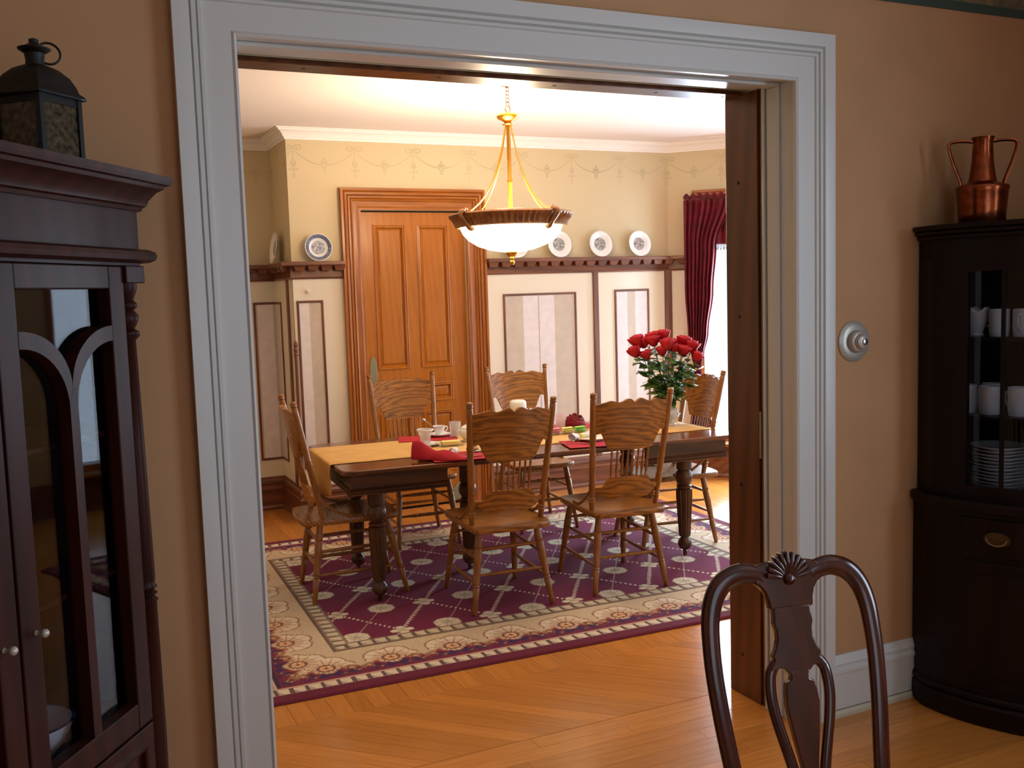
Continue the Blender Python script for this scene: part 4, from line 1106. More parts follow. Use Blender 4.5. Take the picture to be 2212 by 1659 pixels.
# far left setting: cup on a saucer with a spoon, tumbler, small dish
sa2 = thing('saucer', 'white saucer under the teacup at the far left setting', 'saucer', (1.175, 2.925, RT+.003))
MB().lathe([(0, .002), (.034, .0), (.036, .004), (.060, .008), (.076, .014), (.077, .016), (.058, .011), (.03, .006), (0, .005)], 36).build('dish', 'white_china', sa2, smooth=50)
MB().lathe([(.033, 0), (.034, .004), (.030, .004), (.029, 0), (.033, 0)], 30).build('foot_ring', 'white_china', sa2, smooth=50)
cp = thing('teacup', 'white china teacup on its saucer at the far left setting', 'cup', (1.175, 2.925, RT+.010))
MB().lathe([(0, 0), (.020, 0), (.022, .004), (.019, .008), (.028, .022), (.036, .045), (.039, .058), (.037, .058), (.034, .045), (.026, .024), (.016, .012), (0, .011)], 28).build('bowl', 'white_china', cp, smooth=50)
MB().tube(smooth_path([(.034, 0, .048), (.052, 0, .050), (.055, 0, .032), (.040, 0, .020), (.028, 0, .020)], 5), .0035, 6).build('handle', 'white_china', cp, smooth=60)
sp = thing('teaspoon', 'teaspoon standing in the teacup at the far left setting', 'spoon', (1.175, 2.925, RT+.020))
MB().tube(smooth_path([(0, 0, .0), (-.03, .01, .034), (-.062, .02, .068), (-.085, .028, .088)], 4), .0026, 6).build('handle', 'silver', sp, smooth=60)
MB().lathe([(0, 0), (.008, .003), (.011, .010), (.007, .018), (0, .022)], 12, (-.082, .027, .082), Matrix.Rotation(R(-45), 3, 'Y')).build('handle_end', 'silver', sp, smooth=60)
def tumbler(label, loc, mat, r0, r1, h_):
    t = thing('tumbler', label, 'glass', loc)
    MB().lathe([(0, 0), (r0, 0), (r0+.001, .004), (r1, h_), (r1-.0025, h_), (r0-.002, .009), (0, .008)], 28).build('glass_wall', mat, t, smooth=50)
    MB().lathe([(0, .0085), (r0-.0022, .0095), (r0+(r1-r0)*.55-.003, h_*.55), (0, h_*.551)], 24).build('water', 'clear_glass', t, smooth=50)
tumbler('clear straight tumbler at the far left setting by the door', (1.245, 2.830, RT+.003), 'crystal', .030, .036, .095)
tumbler('pink tinted tumbler in front of the rolled napkin', (1.935, 2.745, RT), 'pink_crystal', .031, .037, .098)
# sugar bowl with lid behind the chair post
sb = thing('sugar_bowl', 'round white china sugar bowl with knobbed lid in the table middle', 'sugar bowl', (1.255, 2.650, RT))
MB().lathe([(0, 0), (.030, 0), (.030, .006), (.026, .010), (.048, .032), (.054, .052), (.048, .072), (.040, .078), (.036, .074), (0, .070)], 30).build('bowl', 'white_china', sb, smooth=50)
lid = MB().lathe([(.042, .078), (.044, .081), (.032, .092), (.014, .100), (.008, .102)], 30).build('lid', 'white_china', sb, smooth=50)
MB().lathe([(.006, .100), (.006, .105), (.011, .110), (.010, .117), (0, .121)], 16).build('knob', 'white_china', lid, smooth=50)
for s_ in (-1, 1): MB().tube(smooth_path([(s_*.046, 0, .066), (s_*.066, 0, .066), (s_*.066, 0, .048), (s_*.050, 0, .040)], 4), .004, 6).build('handle', 'white_china', sb, smooth=60)
# glass butter dish
bd = thing('butter_dish', 'low clear glass dish with pale yellow butter beside the footed glass', 'dish', (1.100, 2.545, RT), R(-8))
def tray(t, lx, ly, h_, mat, name='dish'):
    o1, o2 = rrect(-lx/2, lx/2, -ly/2, ly/2, .015), rrect(-lx/2-.010, lx/2+.010, -ly/2-.010, ly/2+.010, .018); i1 = rrect(-lx/2+.004, lx/2-.004, -ly/2+.004, ly/2-.004, .012)
    n = len(o1); vs = [(x, y, 0) for x, y in o1]+[(x, y, h_) for x, y in o2]+[(x*.97, y*.97, h_) for x, y in o2]+[(x, y, .004) for x, y in i1]
    fs = [tuple(range(n-1, -1, -1))]
    for L_ in range(3):
        for k in range(n): fs.append((L_*n+k, L_*n+(k+1) % n, (L_+1)*n+(k+1) % n, (L_+1)*n+k))
    fs.append(tuple(3*n+k for k in range(n))); MB().add(vs, fs).build(name, mat, t, smooth=30)
tray(bd, .15, .09, .020, 'clear_glass')
MB().slab(rrect(-.055, .055, -.026, .026, .006), .005, .030).build('butter', 'butter', bd, bevel=.004)
# lidded white jar at the far side
jr = thing('lidded_jar', 'white china jar with rounded lid in front of the chair before the striped panel', 'jar', (1.660, 2.790, RT))
MB().lathe([(0, 0), (.044, 0), (.046, .006), (.044, .05), (.047, .13), (.050, .150), (.046, .152), (0, .148)], 30).build('jar_body', 'white_china', jr, smooth=50)
MB().lathe([(.052, .150), (.054, .156), (.053, .186), (.048, .200), (.034, .206), (0, .208)], 30).build('lid', 'white_china', jr, smooth=50)
# glass tray of sweetener packets
tr = thing('packet_tray', 'shallow glass tray in the middle of the table to the right', 'tray', (1.885, 2.560, RT), R(-6))
tray(tr, .26, .11, .016, 'clear_glass', 'tray_dish')
pk = [('pink_packet', 'pink paper packet', -.085, 4), ('yellow_packet', 'yellow paper packet', .0, 4), ('green_packet', 'bright green paper packet', .085, 4)]
for mt_, lb, x0, n in pk:
    for k in range(n):
        o = MB().box(-.033, .033, -.024, .024, 0, .003).build('sweetener_packet', mt_, smooth=0)
        c, s = math.cos(R(-6)), math.sin(R(-6)); lx, ly = x0+.004*math.sin(k*2.1), .004*math.cos(k*1.7)
        o.location = (1.885+lx*c-ly*s, 2.560+lx*s+ly*c, RT+.0045+k*.0085+.003); o.rotation_euler = (R(3*math.sin(k)), R(5*math.cos(k*1.3)), R(-6+9*math.sin(k*1.9)))
        tag(o, ('lowest', 'second', 'third', 'topmost')[k]+' '+lb+' in its stack on the glass tray', 'packet', mt_.split('_')[0]+' packets on the tray')
# near right setting: plate with a white napkin in a ring
pl_ = thing('side_plate', 'white side plate with cream rim on the near right placemat', 'plate', (1.862, 2.215, RT+.003))
MB().lathe([(0, .002), (.05, 0), (.052, .004), (.092, .014), (.093, .017), (.056, .008), (.05, .006), (0, .006)], 40).build('plate_body', 'white_china', pl_, smooth=50)
MB().lathe([(.076, .0128), (.0925, .0172), (.0925, .0176), (.076, .0134)], 40).build('cream_rim', 'cream_panel', pl_, smooth=50)
wn = thing('paper_napkin', 'white napkin gathered through a ring on the side plate', 'napkin', (1.815, 2.250, RT+.010), R(8))
P = []
for i in range(25):
    f = i/24; x = -.075+.15*f; wd_ = .012+.030*abs(2*f-.85)**1.2
    P.append([(x, wd_*math.cos(a), .016+(.012+.012*abs(2*f-.85))*math.sin(a)*(1+.25*math.sin(5*a))) for a in [2*math.pi*k/20 for k in range(21)]])
MB().grid(P).build('gathered_cloth', 'paper_white', wn, smooth=70)
Q = [[(-.022, .017*math.cos(a), .017+.017*math.sin(a)), (.014, .017*math.cos(a), .017+.017*math.sin(a))] for a in [2*math.pi*k/24 for k in range(25)]]
MB().grid(Q).build('ring', 'butter', wn, smooth=60, solid=.002)

# ---- roses in a cut glass vase
VX, VY = 2.583, 2.470
vs_ = thing('glass_vase', 'cut glass vase with round body and flared lip on the right of the table', 'vase', (VX, VY, RT))
VP = [(0, 0), (.036, 0), (.040, .006), (.034, .014), (.046, .030), (.060, .055), (.064, .078), (.056, .100), (.034, .120), (.022, .134), (.021, .146), (.030, .162), (.048, .178), (.058, .186)]
m = MB(); Pn = []
for r, z in VP:
    row = []
    for k in range(48):
        a = 2*math.pi*k/48; q = r
        if .03 < z < .11: q = r*(1+.045*math.cos(a*12)*math.cos((z-.03)*120))
        zz2 = z + (.014*abs(math.sin(a*2.5)) if z > .18 else 0)
        row.append((q*math.cos(a), q*math.sin(a), zz2))
    row.append(row[0]); Pn.append(row)
m.grid(Pn).build('cut_body', 'crystal', vs_, smooth=25, solid=.003)
MB().lathe([(0, .006), (.034, .016), (.055, .05), (.058, .078), (.050, .098), (0, .099)], 32).build('water', 'clear_glass', vs_, smooth=60)
bm_ = [(2.420, 2.593, 1.218), (2.429, 2.588, 1.282), (2.465, 2.540, 1.205), (2.476, 2.585, 1.276), (2.508, 2.525, 1.289), (2.544, 2.480, 1.225), (2.537, 2.56, 1.293), (2.580, 2.52, 1.318),
       (2.600, 2.440, 1.243), (2.650, 2.410, 1.222), (2.640, 2.480, 1.272), (2.672, 2.435, 1.278), (2.706, 2.405, 1.240), (2.723, 2.375, 1.185), (2.56, 2.44, 1.262)]
def bloom_mesh():
    m = MB()
    for layer, (npet, r, h0, h1, fl, tw) in enumerate(((3, .013, .012, .062, -.004, 0), (4, .022, .004, .062, .002, .5), (5, .030, 0, .056, .010, .2))):
        for k in range(npet):
            a0 = 2*math.pi*(k/npet)+tw; hw2 = 2*math.pi/npet*.72; P = []
            for i in range(7):
                f = -1+2*i/6; a = a0+f*hw2; r_ = []
                for j in range(6):
                    g = j/5; rad = r*(.35+.65*math.sin(min(1, g*1.25)*math.pi/2)) + fl*g*g + .002*(k % 2)
                    top = h1*(1-.16*f*f); r_.append((rad*math.cos(a), rad*math.sin(a), h0+(top-h0)*g))
                P.append(r_)
            m.grid(P)
    return m
RL = ['leftmost red rose of the vase, leaning out low', 'red rose at the upper left end of the bunch', 'red rose hanging low at the left front of the bunch', 'red rose between the upper left roses, set back',
      'red rose on the top line left of the tallest', 'low front red rose in the middle of the bunch', 'red rose at the back beside the tallest one', 'tallest red rose at the top of the bunch',
      'front red rose just right of the middle of the bunch', 'low red rose right of the middle of the bunch', 'red rose set back in the right half of the bunch', 'highest red rose of the right hand cluster',
      'red rose on the outer right of the bunch', 'rightmost red rose, drooping lowest of all', 'red rose in the middle of the bunch under the tallest']
bl0 = None; leaf_me = None
for i, (x, y, z) in enumerate(bm_):
    t = thing('rose', RL[i], 'rose', (VX, VY, RT+.02), 0, 'red roses in the glass vase')
    tip = Vector((x-VX, y-VY, z-RT-.02)); base_ = Vector((tip.x*-.05, tip.y*-.05, 0)); neck_ = Vector((tip.x*.06, tip.y*.06, .115)); mid = Vector((tip.x*.55, tip.y*.55, .115+(tip.z-.115)*.45))
    pth = smooth_path([base_, neck_, mid, tip-Vector((0, 0, .01))], 6)
    MB().tube(pth, .0026, 6).build('stem', 'stem_green', t, smooth=60)
    if bl0 is None: b_ = bloom_mesh().build('bloom', 'rose_red', t, smooth=70, solid=.0012); bl0 = b_
    else: b_ = bl0.copy(); col.objects.link(b_); b_.parent = t
    d_ = (tip-mid).normalized(); b_.location = tip-d_*.022; lean = Vector((d_.x*1.0, d_.y*1.0, max(.35, d_.z))).normalized()
    b_.rotation_mode = 'QUATERNION'; b_.rotation_quaternion = lean.to_track_quat('Z', 'Y') @ Matrix.Rotation(i*1.1, 3, 'Z').to_quaternion()
    s_ = 1.2+.14*math.sin(i*2.3); b_.scale = (s_, s_, s_*(1+.1*math.cos(i)))
    for k in range(14):
        f = .42+.041*k; p = pth[min(len(pth)-1, int(f*(len(pth)-1)))]
        if leaf_me is None:
            P = []
            for a in range(9):
                g = a/8; w2 = .019*math.sin(math.pi*g**.8)*(1+.08*(a % 2)); P.append([(g*.058, -w2, .004*math.sin(g*3)), (g*.058, 0, -.003+.005*math.sin(g*3)), (g*.058, w2, .004*math.sin(g*3))])
            lf = MB().grid(P).build('leaf', 'leaf_green', t, smooth=60, solid=.0008); leaf_me = lf
        else: lf = leaf_me.copy(); col.objects.link(lf); lf.parent = t
        az = math.atan2(tip.y, tip.x)+random.uniform(-1.9, 1.9); lf.location = p
        lf.rotation_euler = (random.uniform(-.6, .6), random.uniform(-.5, .7), az); q = random.uniform(.95, 1.6); lf.scale = (q, q, q)
# two sprigs of pale bluish leaves hanging on the right
for (ox, oy, oz), lb in (((.035, -.05, .30), 'sprig of pale bluish leaves drooping over the vase lip'), ((.112, -.085, .335), 'sprig of pale bluish leaves under the rightmost roses')):
    t = thing('leaf_sprig', lb, 'leaves', (VX, VY, RT+.02))
    pth = smooth_path([(0, 0, .10), (ox*.4, oy*.4, .24), (ox, oy, oz), (ox*1.15, oy*1.15, oz-.06), (ox*1.2, oy*1.2, oz-.11)], 5)
    MB().tube(pth, .0018, 5).build('stem', 'stem_green', t, smooth=60)
    for k in range(6):
        lf = leaf_me.copy(); lf.data = leaf_me.data; col.objects.link(lf); lf.parent = t; lf.location = pth[8+k*2 if 8+k*2 < len(pth) else -1]
        lf.rotation_euler = (random.uniform(-.6, .6), random.uniform(.2, 1.2), random.uniform(0, 6.28)); lf.scale = (.7, .8, .8)
        lf.data = leaf_me.data.copy() if k == 0 else prev_; prev_ = lf.data
        if k == 0: lf.data.materials.clear(); lf.data.materials.append(MATS['leaf_pale'])

# ================================================================== LEFT CHINA CABINET (stands across the corner)
cc = thing('china_cabinet', 'tall dark mahogany corner cabinet with arched glass doors at left', 'cabinet', (-.755, -.16, 0), R(56))
poly = [(-1.1, 0), (0, 0), (.0975, .12), (-.288, .692), (-1.091, .151)]
def inset(poly_, d_):
    cx_, cy_ = sum(p[0] for p in poly_)/len(poly_), sum(p[1] for p in poly_)/len(poly_); return [(cx_+(x-cx_)*(1-d_), cy_+(y-cy_)*(1-d_)) for x, y in poly_]
def ccm(name, m, mat='mahogany', parent=cc, **k): return m.build(name, mat, parent, **k)
ccm('plinth', MB().slab([(-1.12, -.02), (.02, -.02), (.10, .11), (-.288, .685), (-1.095, .15)], 0, .10), bevel=.008)
ccm('waist_board', MB().slab([(-1.1, .02), (-.0, .02), (.0975, .12), (-.288, .69), (-1.091, .151)], .575, .61), smooth=0)
for z in (1.00, 1.335): ccm('shelf', MB().slab([(-1.07, .035), (-.03, .035), (.06, .13), (-.288, .66), (-1.06, .16)], z, z+.014), bevel=.003)
ccm('frieze', MB().slab([(-1.1, 0), (0, 0), (.0975, .12), (-.288, .692), (-1.091, .151)], 1.735, 1.945), smooth=0)
def panel_wall(p0, p1, z0, z1, t=.012):
    p0, p1 = Vector(p0), Vector(p1); d_ = (p1-p0).normalized(); n_ = Vector((-d_.y, d_.x))*t
    return MB().slab([tuple(p0), tuple(p1), tuple(p1+n_), tuple(p0+n_)], z0, z1)
ccm('back_panel', panel_wall((.0975, .12), (-.288, .692), .10, 1.735), smooth=0)
ccm('back_panel', panel_wall((-.288, .692), (-1.091, .151), .10, 1.735), smooth=0)
ccm('side_panel', panel_wall((-.004, .045), (.0975, .12), .10, 1.735), smooth=0)
# mouldings round the top: bead, then cornice
pth = [(.0975, .12, 0), (0, 0, 0), (-1.1, 0, 0), (-1.091, .151, 0)]
bead = [(0, 1.742), (.020, 1.742), (.034, 1.748), (.038, 1.758), (.034, 1.768), (.020, 1.774), (0, 1.776)]
corn = [(0, 1.868), (.010, 1.868), (.014, 1.876), (.022, 1.880), (.026, 1.892), (.044, 1.912), (.060, 1.920), (.064, 1.928), (.076, 1.930), (.080, 1.938), (.080, 1.950), (0, 1.950)]
for a, b, m0, m1 in path_segs(pth, (0, 0, 1)):
    ccm('bead_moulding', MB().seg(a, b, bead, (0, 0, 1), m0, m1), smooth=40); ccm('cornice', MB().seg(a, b, corn, (0, 0, 1), m0, m1), smooth=25)
# corner posts with turned columns
def column(x):
    ccm('corner_block', MB().box(x-.042, x+.042, -.012, .06, 1.693, 1.735), smooth=0, bevel=.003)
    ccm('post_board', MB().box(x-.043, x+.043, .055, .07, .10, 1.735), smooth=0)
    prof = [(.030, .20), (.020, .21), (.027, .24), (.030, .55), (.028, .90), (.032, .905), (.022, .915), (.031, .922), (.022, .930), (.031, .938), (.026, .945), (.028, .96), (.024, 1.30), (.020, 1.555), (.030, 1.565), (.030, 1.575), (.019, 1.583), (.028, 1.60), (.030, 1.615), (.020, 1.628), (.028, 1.636), (.028, 1.644), (.020, 1.652), (.026, 1.668), (.030, 1.680), (.030, 1.693)]
    ccm('column', MB().lathe(prof, 20, (x, .022, 0)), smooth=50)
    ccm('lower_post', MB().box(x-.042, x+.042, -.008, .06, .10, .20), smooth=0, bevel=.004)
column(-.043); column(-1.057)
# glazed doors with Y tracery
def glazed_door(x0, x1, knob_side):
    zb, zt2 = .618, 1.733; sw = .062; gx0, gx1 = x0+sw, x1-sw; gz0, gz1 = .682, 1.680; t0, t1 = -.004, .032
    dr = MB().box(x0, x0+sw, t0, t1, zb, zt2).build('door', 'mahogany', cc, smooth=0, bevel=.003)
    MB().box(x1-sw, x1, t0, t1, zb, zt2).build('door_stile', 'mahogany', dr, smooth=0, bevel=.003)
    MB().box(gx0, gx1, t0, t1, gz1, zt2).build('door_rail', 'mahogany', dr, smooth=0, bevel=.003)
    MB().box(gx0, gx1, t0, t1, zb, gz0).build('door_rail', 'mahogany', dr, smooth=0, bevel=.003)
    mx_ = (gx0+gx1)/2; mw = .015; a_ = (gx1-gx0)/2
    out = [(mx_-mw, gz0), (mx_+mw, gz0), (mx_+mw, 1.425)]
    up_r = [(mx_+mw+(a_-mw)*(1-math.cos(R(9*k))), 1.425+.135*math.sin(R(9*k))) for k in range(11)]
    top_r = [(mx_+.004+(a_-.004)*(1-math.cos(R(9*k))), 1.462+.132*math.sin(R(9*k))) for k in range(10, -1, -1)]
    R_ = up_r+top_r; L2 = [(2*mx_-x, z) for x, z in R_[::-1]]
    MB().prism([(mx_-mw, gz0), (mx_+mw, gz0), (mx_+mw, 1.43), (mx_, 1.47), (mx_-mw, 1.43)], t0, t1).build('mullion', 'mahogany', dr, smooth=0)
    for s_ in (1, -1):
        n_ = 14; m = MB(); vs = []
        for k in range(n_+1):
            q = R(90*k/n_); xl_, zl_ = mw+(a_-mw)*(1-math.cos(q)), 1.425+.135*math.sin(q); xu, zu = .0+(a_)*(1-math.cos(q))*1.0, 1.465+.130*math.sin(q)
            for (x_, z_) in ((xl_, zl_), (xu, zu)):
                for y_ in (t0, t1): vs.append((mx_+s_*x_, y_, z_))
        fs = []
        for k in range(n_):
            i = k*4; fs += [(i, i+4, i+6, i+2), (i+1, i+3, i+7, i+5), (i, i+1, i+5, i+4), (i+2, i+6, i+7, i+3)]
        fs += [(0, 2, 3, 1), (n_*4, n_*4+1, n_*4+3, n_*4+2)]
        m.add(vs, fs).build('tracery_branch', 'mahogany', dr, smooth=40)
    MB().box(gx0-.004, gx1+.004, .024, .027, gz0-.004, gz1+.004).build('pane', 'cabinet_pane', dr, smooth=0)
    kx = x0+.045 if knob_side < 0 else x1-.045
    kn = MB().lathe([(.006, 0), (.004, .003), (.004, .010), (.009, .016), (.009, .022), (.004, .027), (0, .0275)], 14, (kx, t0, .985), Matrix.Rotation(R(90), 3, 'X')).build('knob', 'pewter', dr, smooth=50)
glazed_door(-.546, -.086, -1); glazed_door(-1.014, -.554, 1)
def low_door(x0, x1):
    dr = MB().box(x0, x1, -.004, .018, .11, .612).build('lower_door', 'mahogany', cc, smooth=0, bevel=.003)
    for a, b, m0, m1 in path_segs([(x0+.062, -.004, .18), (x0+.062, -.004, .565), (x1-.062, -.004, .565), (x1-.062, -.004, .18)], (0, -1, 0), True):
        MB().seg(a, b, [(0, 0), (0, .010), (.008, .012), (.016, .004), (.020, 0)], (0, -1, 0), m0, m1).build('panel_bead', 'mahogany', dr, smooth=20)
low_door(-.546, -.086); low_door(-1.014, -.554)
# ornaments on its shelves
def cc_w(x, y, z): return bpy.data.objects['china_cabinet'].matrix_basis @ Vector((x, y, z)) if False else Vector((-.755+x*math.cos(R(56))-y*math.sin(R(56)), -.16+x*math.sin(R(56))+y*math.cos(R(56)), z))
og = thing('figurine', 'small white and orange figurine on the upper shelf of the corner cabinet', 'figurine', cc_w(-.38, .16, 1.349))
MB().lathe([(.026, 0), (.030, .006), (.022, .012), (.026, .03), (.018, .052), (.012, .062), (.014, .066)], 18).build('body', 'ornament_orange', og, smooth=50)
MB().lathe([(0, .062), (.014, .066), (.019, .080), (.014, .094), (0, .098)], 18).build('head', 'white_china', og, smooth=50)
bv = thing('blue_vase', 'round dark blue vase on the middle shelf of the corner cabinet', 'vase', cc_w(-.40, .17, 1.014))
MB().lathe([(0, 0), (.030, 0), (.034, .006), (.058, .04), (.066, .075), (.056, .11), (.030, .13), (.026, .15), (.034, .160), (.030, .160), (.022, .148), (0, .13)], 28).build('body', 'cobalt', bv, smooth=50)
MB().lathe([(.034, .158), (.037, .162), (.033, .165), (.030, .161), (.034, .158)], 24).build('lip', 'white_china', bv, smooth=50)
bo = thing('china_bowl', 'pale china bowl on the bottom shelf of the corner cabinet', 'bowl', cc_w(-.33, .16, .611))
MB().lathe([(0, 0), (.04, 0), (.042, .01), (.075, .05), (.098, .10), (.094, .10), (.07, .052), (0, .02)], 30).build('bowl', 'white_china', bo, smooth=50)
MB().lathe([(.096, .098), (.101, .101), (.096, .104), (.093, .101), (.096, .098)], 30).build('rim', 'cobalt', bo, smooth=50)
# ---- lantern on top
la = thing('lantern', 'black metal candle lantern with domed roof standing on the corner cabinet', 'lantern', (-.955, -.335, 1.950), R(47))
hs = .056; zb2, ze = .004, .150
MB().box(-hs-.003, hs+.003, -hs-.003, hs+.003, 0, .010).build('base', 'lantern_black', la, smooth=0, bevel=.002)
for sx in (-1, 1):
    for sy in (-1, 1): MB().box(sx*hs-.006, sx*hs+.006, sy*hs-.006, sy*hs+.006, .010, ze).build('post', 'lantern_black', la, smooth=0)
for k in range(4):
    M = Matrix.Rotation(R(90*k), 4, 'Z'); MB().box(-hs+.006, hs-.006, hs-.004, hs+.004, ze-.022, ze, M).build('top_rail', 'lantern_black', la, smooth=0)
    MB().box(-hs+.006, hs-.006, hs-.001, hs+.001, .010, ze-.022, M).build('pane', 'lantern_glass', la, smooth=0)
P = []
for f, z in ((1.24, ze-.006), (1.20, ze+.001), (1.06, ze+.008), (1.0, ze+.022), (.88, ze+.040), (.66, ze+.056), (.36, ze+.064)):
    row = []
    for k in range(33):
        a = 2*math.pi*k/32+math.pi/4; c, s = math.cos(a), math.sin(a); q = hs*f/max(abs(c), abs(s)); rd = hs*f*1.12; mix_ = min(1, max(0, (1.05-f)*1.4))
        rr = q*(1-mix_)+rd*mix_; row.append((rr*c, rr*s, z))
    P.append(row)
MB().grid(P).build('domed_roof', 'lantern_black', la, smooth=40, solid=.002)
MB().lathe([(.021, ze+.058), (.019, ze+.075), (.021, ze+.090), (.033, ze+.098), (.034, ze+.101), (.020, ze+.106), (.010, ze+.112), (.010, ze+.120), (0, ze+.124)], 20).build('chimney', 'lantern_black', la, smooth=40)
ringtube(.024, .0025, ze+.095, .028, -.012, R(80), R(-40), 24).build('carry_ring', 'lantern_black', la, smooth=60)
cn = MB().lathe([(.022, .010), (.022, .07), (.016, .074), (0, .072)], 18).build('candle', 'cord_cream', la, smooth=50)
wf = thing('photo_frame', 'white standing photo frame at the left edge on the corner cabinet', 'frame', (-1.055, -.425, 1.950), R(56))
MB().box(-.10, .012, -.008, .008, 0, .15).build('frame_board', 'white_trim', wf, smooth=0, bevel=.003)
MB().box(-.085, -.006, -.0095, -.008, .018, .132).build('picture', 'grey_print', wf, smooth=0)
MB().box(-.05, -.035, .008, .05, 0, .004).build('stand', 'white_trim', wf, smooth=0)

# ================================================================== ROUND WALL DIMMER
dm = thing('dimmer_knob', 'round silver stepped dimmer knob on the tan wall beside the white casing', 'switch', (1.722, 0, 1.421))
M9 = Matrix.Rotation(R(90), 3, 'X')
MB().lathe([(.074, 0), (.076, .003), (.073, .007), (.060, .012), (.046, .014), (.0, .014)], 44, (0, 0, 0), M9).build('backplate', 'pewter', dm, smooth=40)
MB().lathe([(.040, .014), (.042, .018), (.040, .032), (.036, .036), (.030, .037), (.028, .040), (.026, .052), (.020, .056), (0, .057)], 36, (0, 0, 0), M9).build('knob', 'pewter', dm, smooth=40)
MB().lathe([(.012, .056), (.012, .060), (.008, .062), (0, .062)], 20, (0, 0, 0), M9).build('knob_button', 'silver', dm, smooth=40)

# ================================================================== RIGHT CORNER CABINET (bow front)
CX, CY, RB = 2.656, -.094, .658
A0, A1 = 188, 262
def bowplan(r, xl=2.03, xret=1.992, n=24, dr=0):
    return [(XRN-.006, -.004), (xl-dr, -.004), (xret-dr, -.10)]+arc(CX, CY, r, A0, A1, n)+[(XRN-.11, -.764-dr), (XRN-.006, -.726-dr)]
rc = thing('corner_cabinet', 'nearly black bow-fronted corner cabinet with glazed top against the tan wall', 'cabinet', (0, 0, 0))
def rcb(name, m, mat='dark_cabinet', parent=rc, **k): return m.build(name, mat, parent, **k)
rcb('plinth', MB().slab(bowplan(RB+.022, dr=.012), 0, .085), bevel=.012)
rcb('base_moulding', MB().slab(bowplan(RB+.014, dr=.010), .085, .115), bevel=.010)
rcb('lower_case', MB().slab(bowplan(RB), .115, .795), smooth=30)
rcb('waist_moulding', MB().slab(bowplan(RB+.026, dr=.020), .795, .835), bevel=.010)
def bowpanel(a0, a1, z0, z1, r0, r1, n=16):
    i = arc(CX, CY, r0, a0, a1, n); o = arc(CX, CY, r1, a0, a1, n); return MB().slab(i+o[::-1], z0, z1)
dw = rcb('drawer', bowpanel(193, 257, .635, .775, RB-.004, RB+.009), bevel=.004)
for a in (204, 246):
    hx, hy = CX+(RB+.009)*math.cos(R(a)), CY+(RB+.009)*math.sin(R(a)); Mx = Matrix.Rotation(R(a+90), 3, 'Z') @ Matrix.Rotation(R(90), 3, 'X')
    hd = MB(); n_ = 24
    vs = [Vector((hx, hy, .705)) + Mx @ Vector((.045*math.cos(2*math.pi*k/n_), .026*math.sin(2*math.pi*k/n_), h2)) for h2 in (-.001, .004) for k in range(n_)]
    hd.add(vs, [tuple(range(n_-1, -1, -1)), tuple(range(n_, 2*n_))]+[(k, (k+1) % n_, (k+1) % n_+n_, k+n_) for k in range(n_)]); hd.build('pull_plate', 'brass_dark' if 'brass_dark' in MATS else 'bronze', dw, smooth=30)
    pts = [Vector((hx, hy, .705)) + Mx @ Vector((.034*math.cos(t_), -.024*math.sin(t_)+.004, .010+.006*math.sin(t_))) for t_ in [math.pi*k/12 for k in range(13)]]
    MB().tube(pts, .003, 6).build('pull_handle', 'bronze', dw, smooth=60)
for a0, a1 in ((193, 224.7), (225.3, 257)):
    dr = rcb('lower_door', bowpanel(a0, a1, .14, .615, RB-.004, RB+.009), bevel=.004)
    rcb('door_bead', bowpanel(a0+3, a1-3, .565, .575, RB+.008, RB+.013), parent=dr); rcb('door_bead', bowpanel(a0+3, a1-3, .18, .19, RB+.008, RB+.013), parent=dr)
RU = .636
# upper case: returns, back, shelves, frame
def upslab(r, z0, z1, dr=0): return MB().slab(bowplan(r, 2.05, 2.014, dr=dr), z0, z1)
rcb('upper_floor', upslab(RU, .835, .850)); rcb('upper_top', upslab(RU, 1.715, 1.785)); 
for z in (1.122, 1.412): rcb('shelf', MB().slab([(XRN-.01, -.01), (2.09, -.012), (2.07, -.12)]+arc(CX, CY, RU-.045, 190, 260, 18)+[(XRN-.12, -.67), (XRN-.01, -.66)], z, z+.013), bevel=.002)
rcb('cornice', upslab(RU+.020, 1.785, 1.803, .014), bevel=.006); rcb('cornice', upslab(RU+.036, 1.803, 1.820, .026), bevel=.006); rcb('cornice', upslab(RU+.050, 1.820, 1.838, .036), bevel=.004)
rcb('side_board', MB().slab([(2.05, -.004), (2.014, -.10), (2.026, -.104), (2.062, -.008)], .85, 1.715), smooth=0)
rcb('face_stile', MB().slab([(2.014, -.10)]+arc(CX, CY, RU, A0, 190.5, 4)+arc(CX, CY, RU-.03, 190.5, A0, 4)+[(2.04, -.10)], .85, 1.715), smooth=30)
rcb('face_stile', bowpanel(259.5, A1, .85, 1.715, RU-.03, RU), smooth=30)
rcb('back_board', MB().box(2.06, XRN-.008, -.010, -.004, .85, 1.715), smooth=0); rcb('back_board', MB().box(XRN-.012, XRN-.006, -.72, -.010, .85, 1.715), smooth=0)
gd = rcb('glass_door', bowpanel(190.5, 193.0, .85, 1.715, RU-.020, RU+.002), smooth=30)
rcb('door_stile', bowpanel(257.0, 259.5, .85, 1.715, RU-.020, RU+.002), parent=gd, smooth=30)
for z0, z1 in ((.85, .885), (1.665, 1.715)): rcb('door_rail', bowpanel(193, 257, z0, z1, RU-.020, RU+.002), parent=gd, smooth=30)
for a in (204, 214.5, 225, 235.5, 246): rcb('muntin', bowpanel(a-.55, a+.55, .885, 1.665, RU-.016, RU+.002, 2), parent=gd, smooth=30)
edges_ = [193, 203.45, 204.55, 213.95, 215.05, 224.45, 225.55, 234.95, 236.05, 245.45, 246.55, 257]
for a0, a1 in zip(edges_[::2], edges_[1::2]): rcb('pane', bowpanel(a0, a1, .885, 1.665, RU-.010, RU-.007, 6), mat='cabinet_pane', parent=gd, smooth=40)
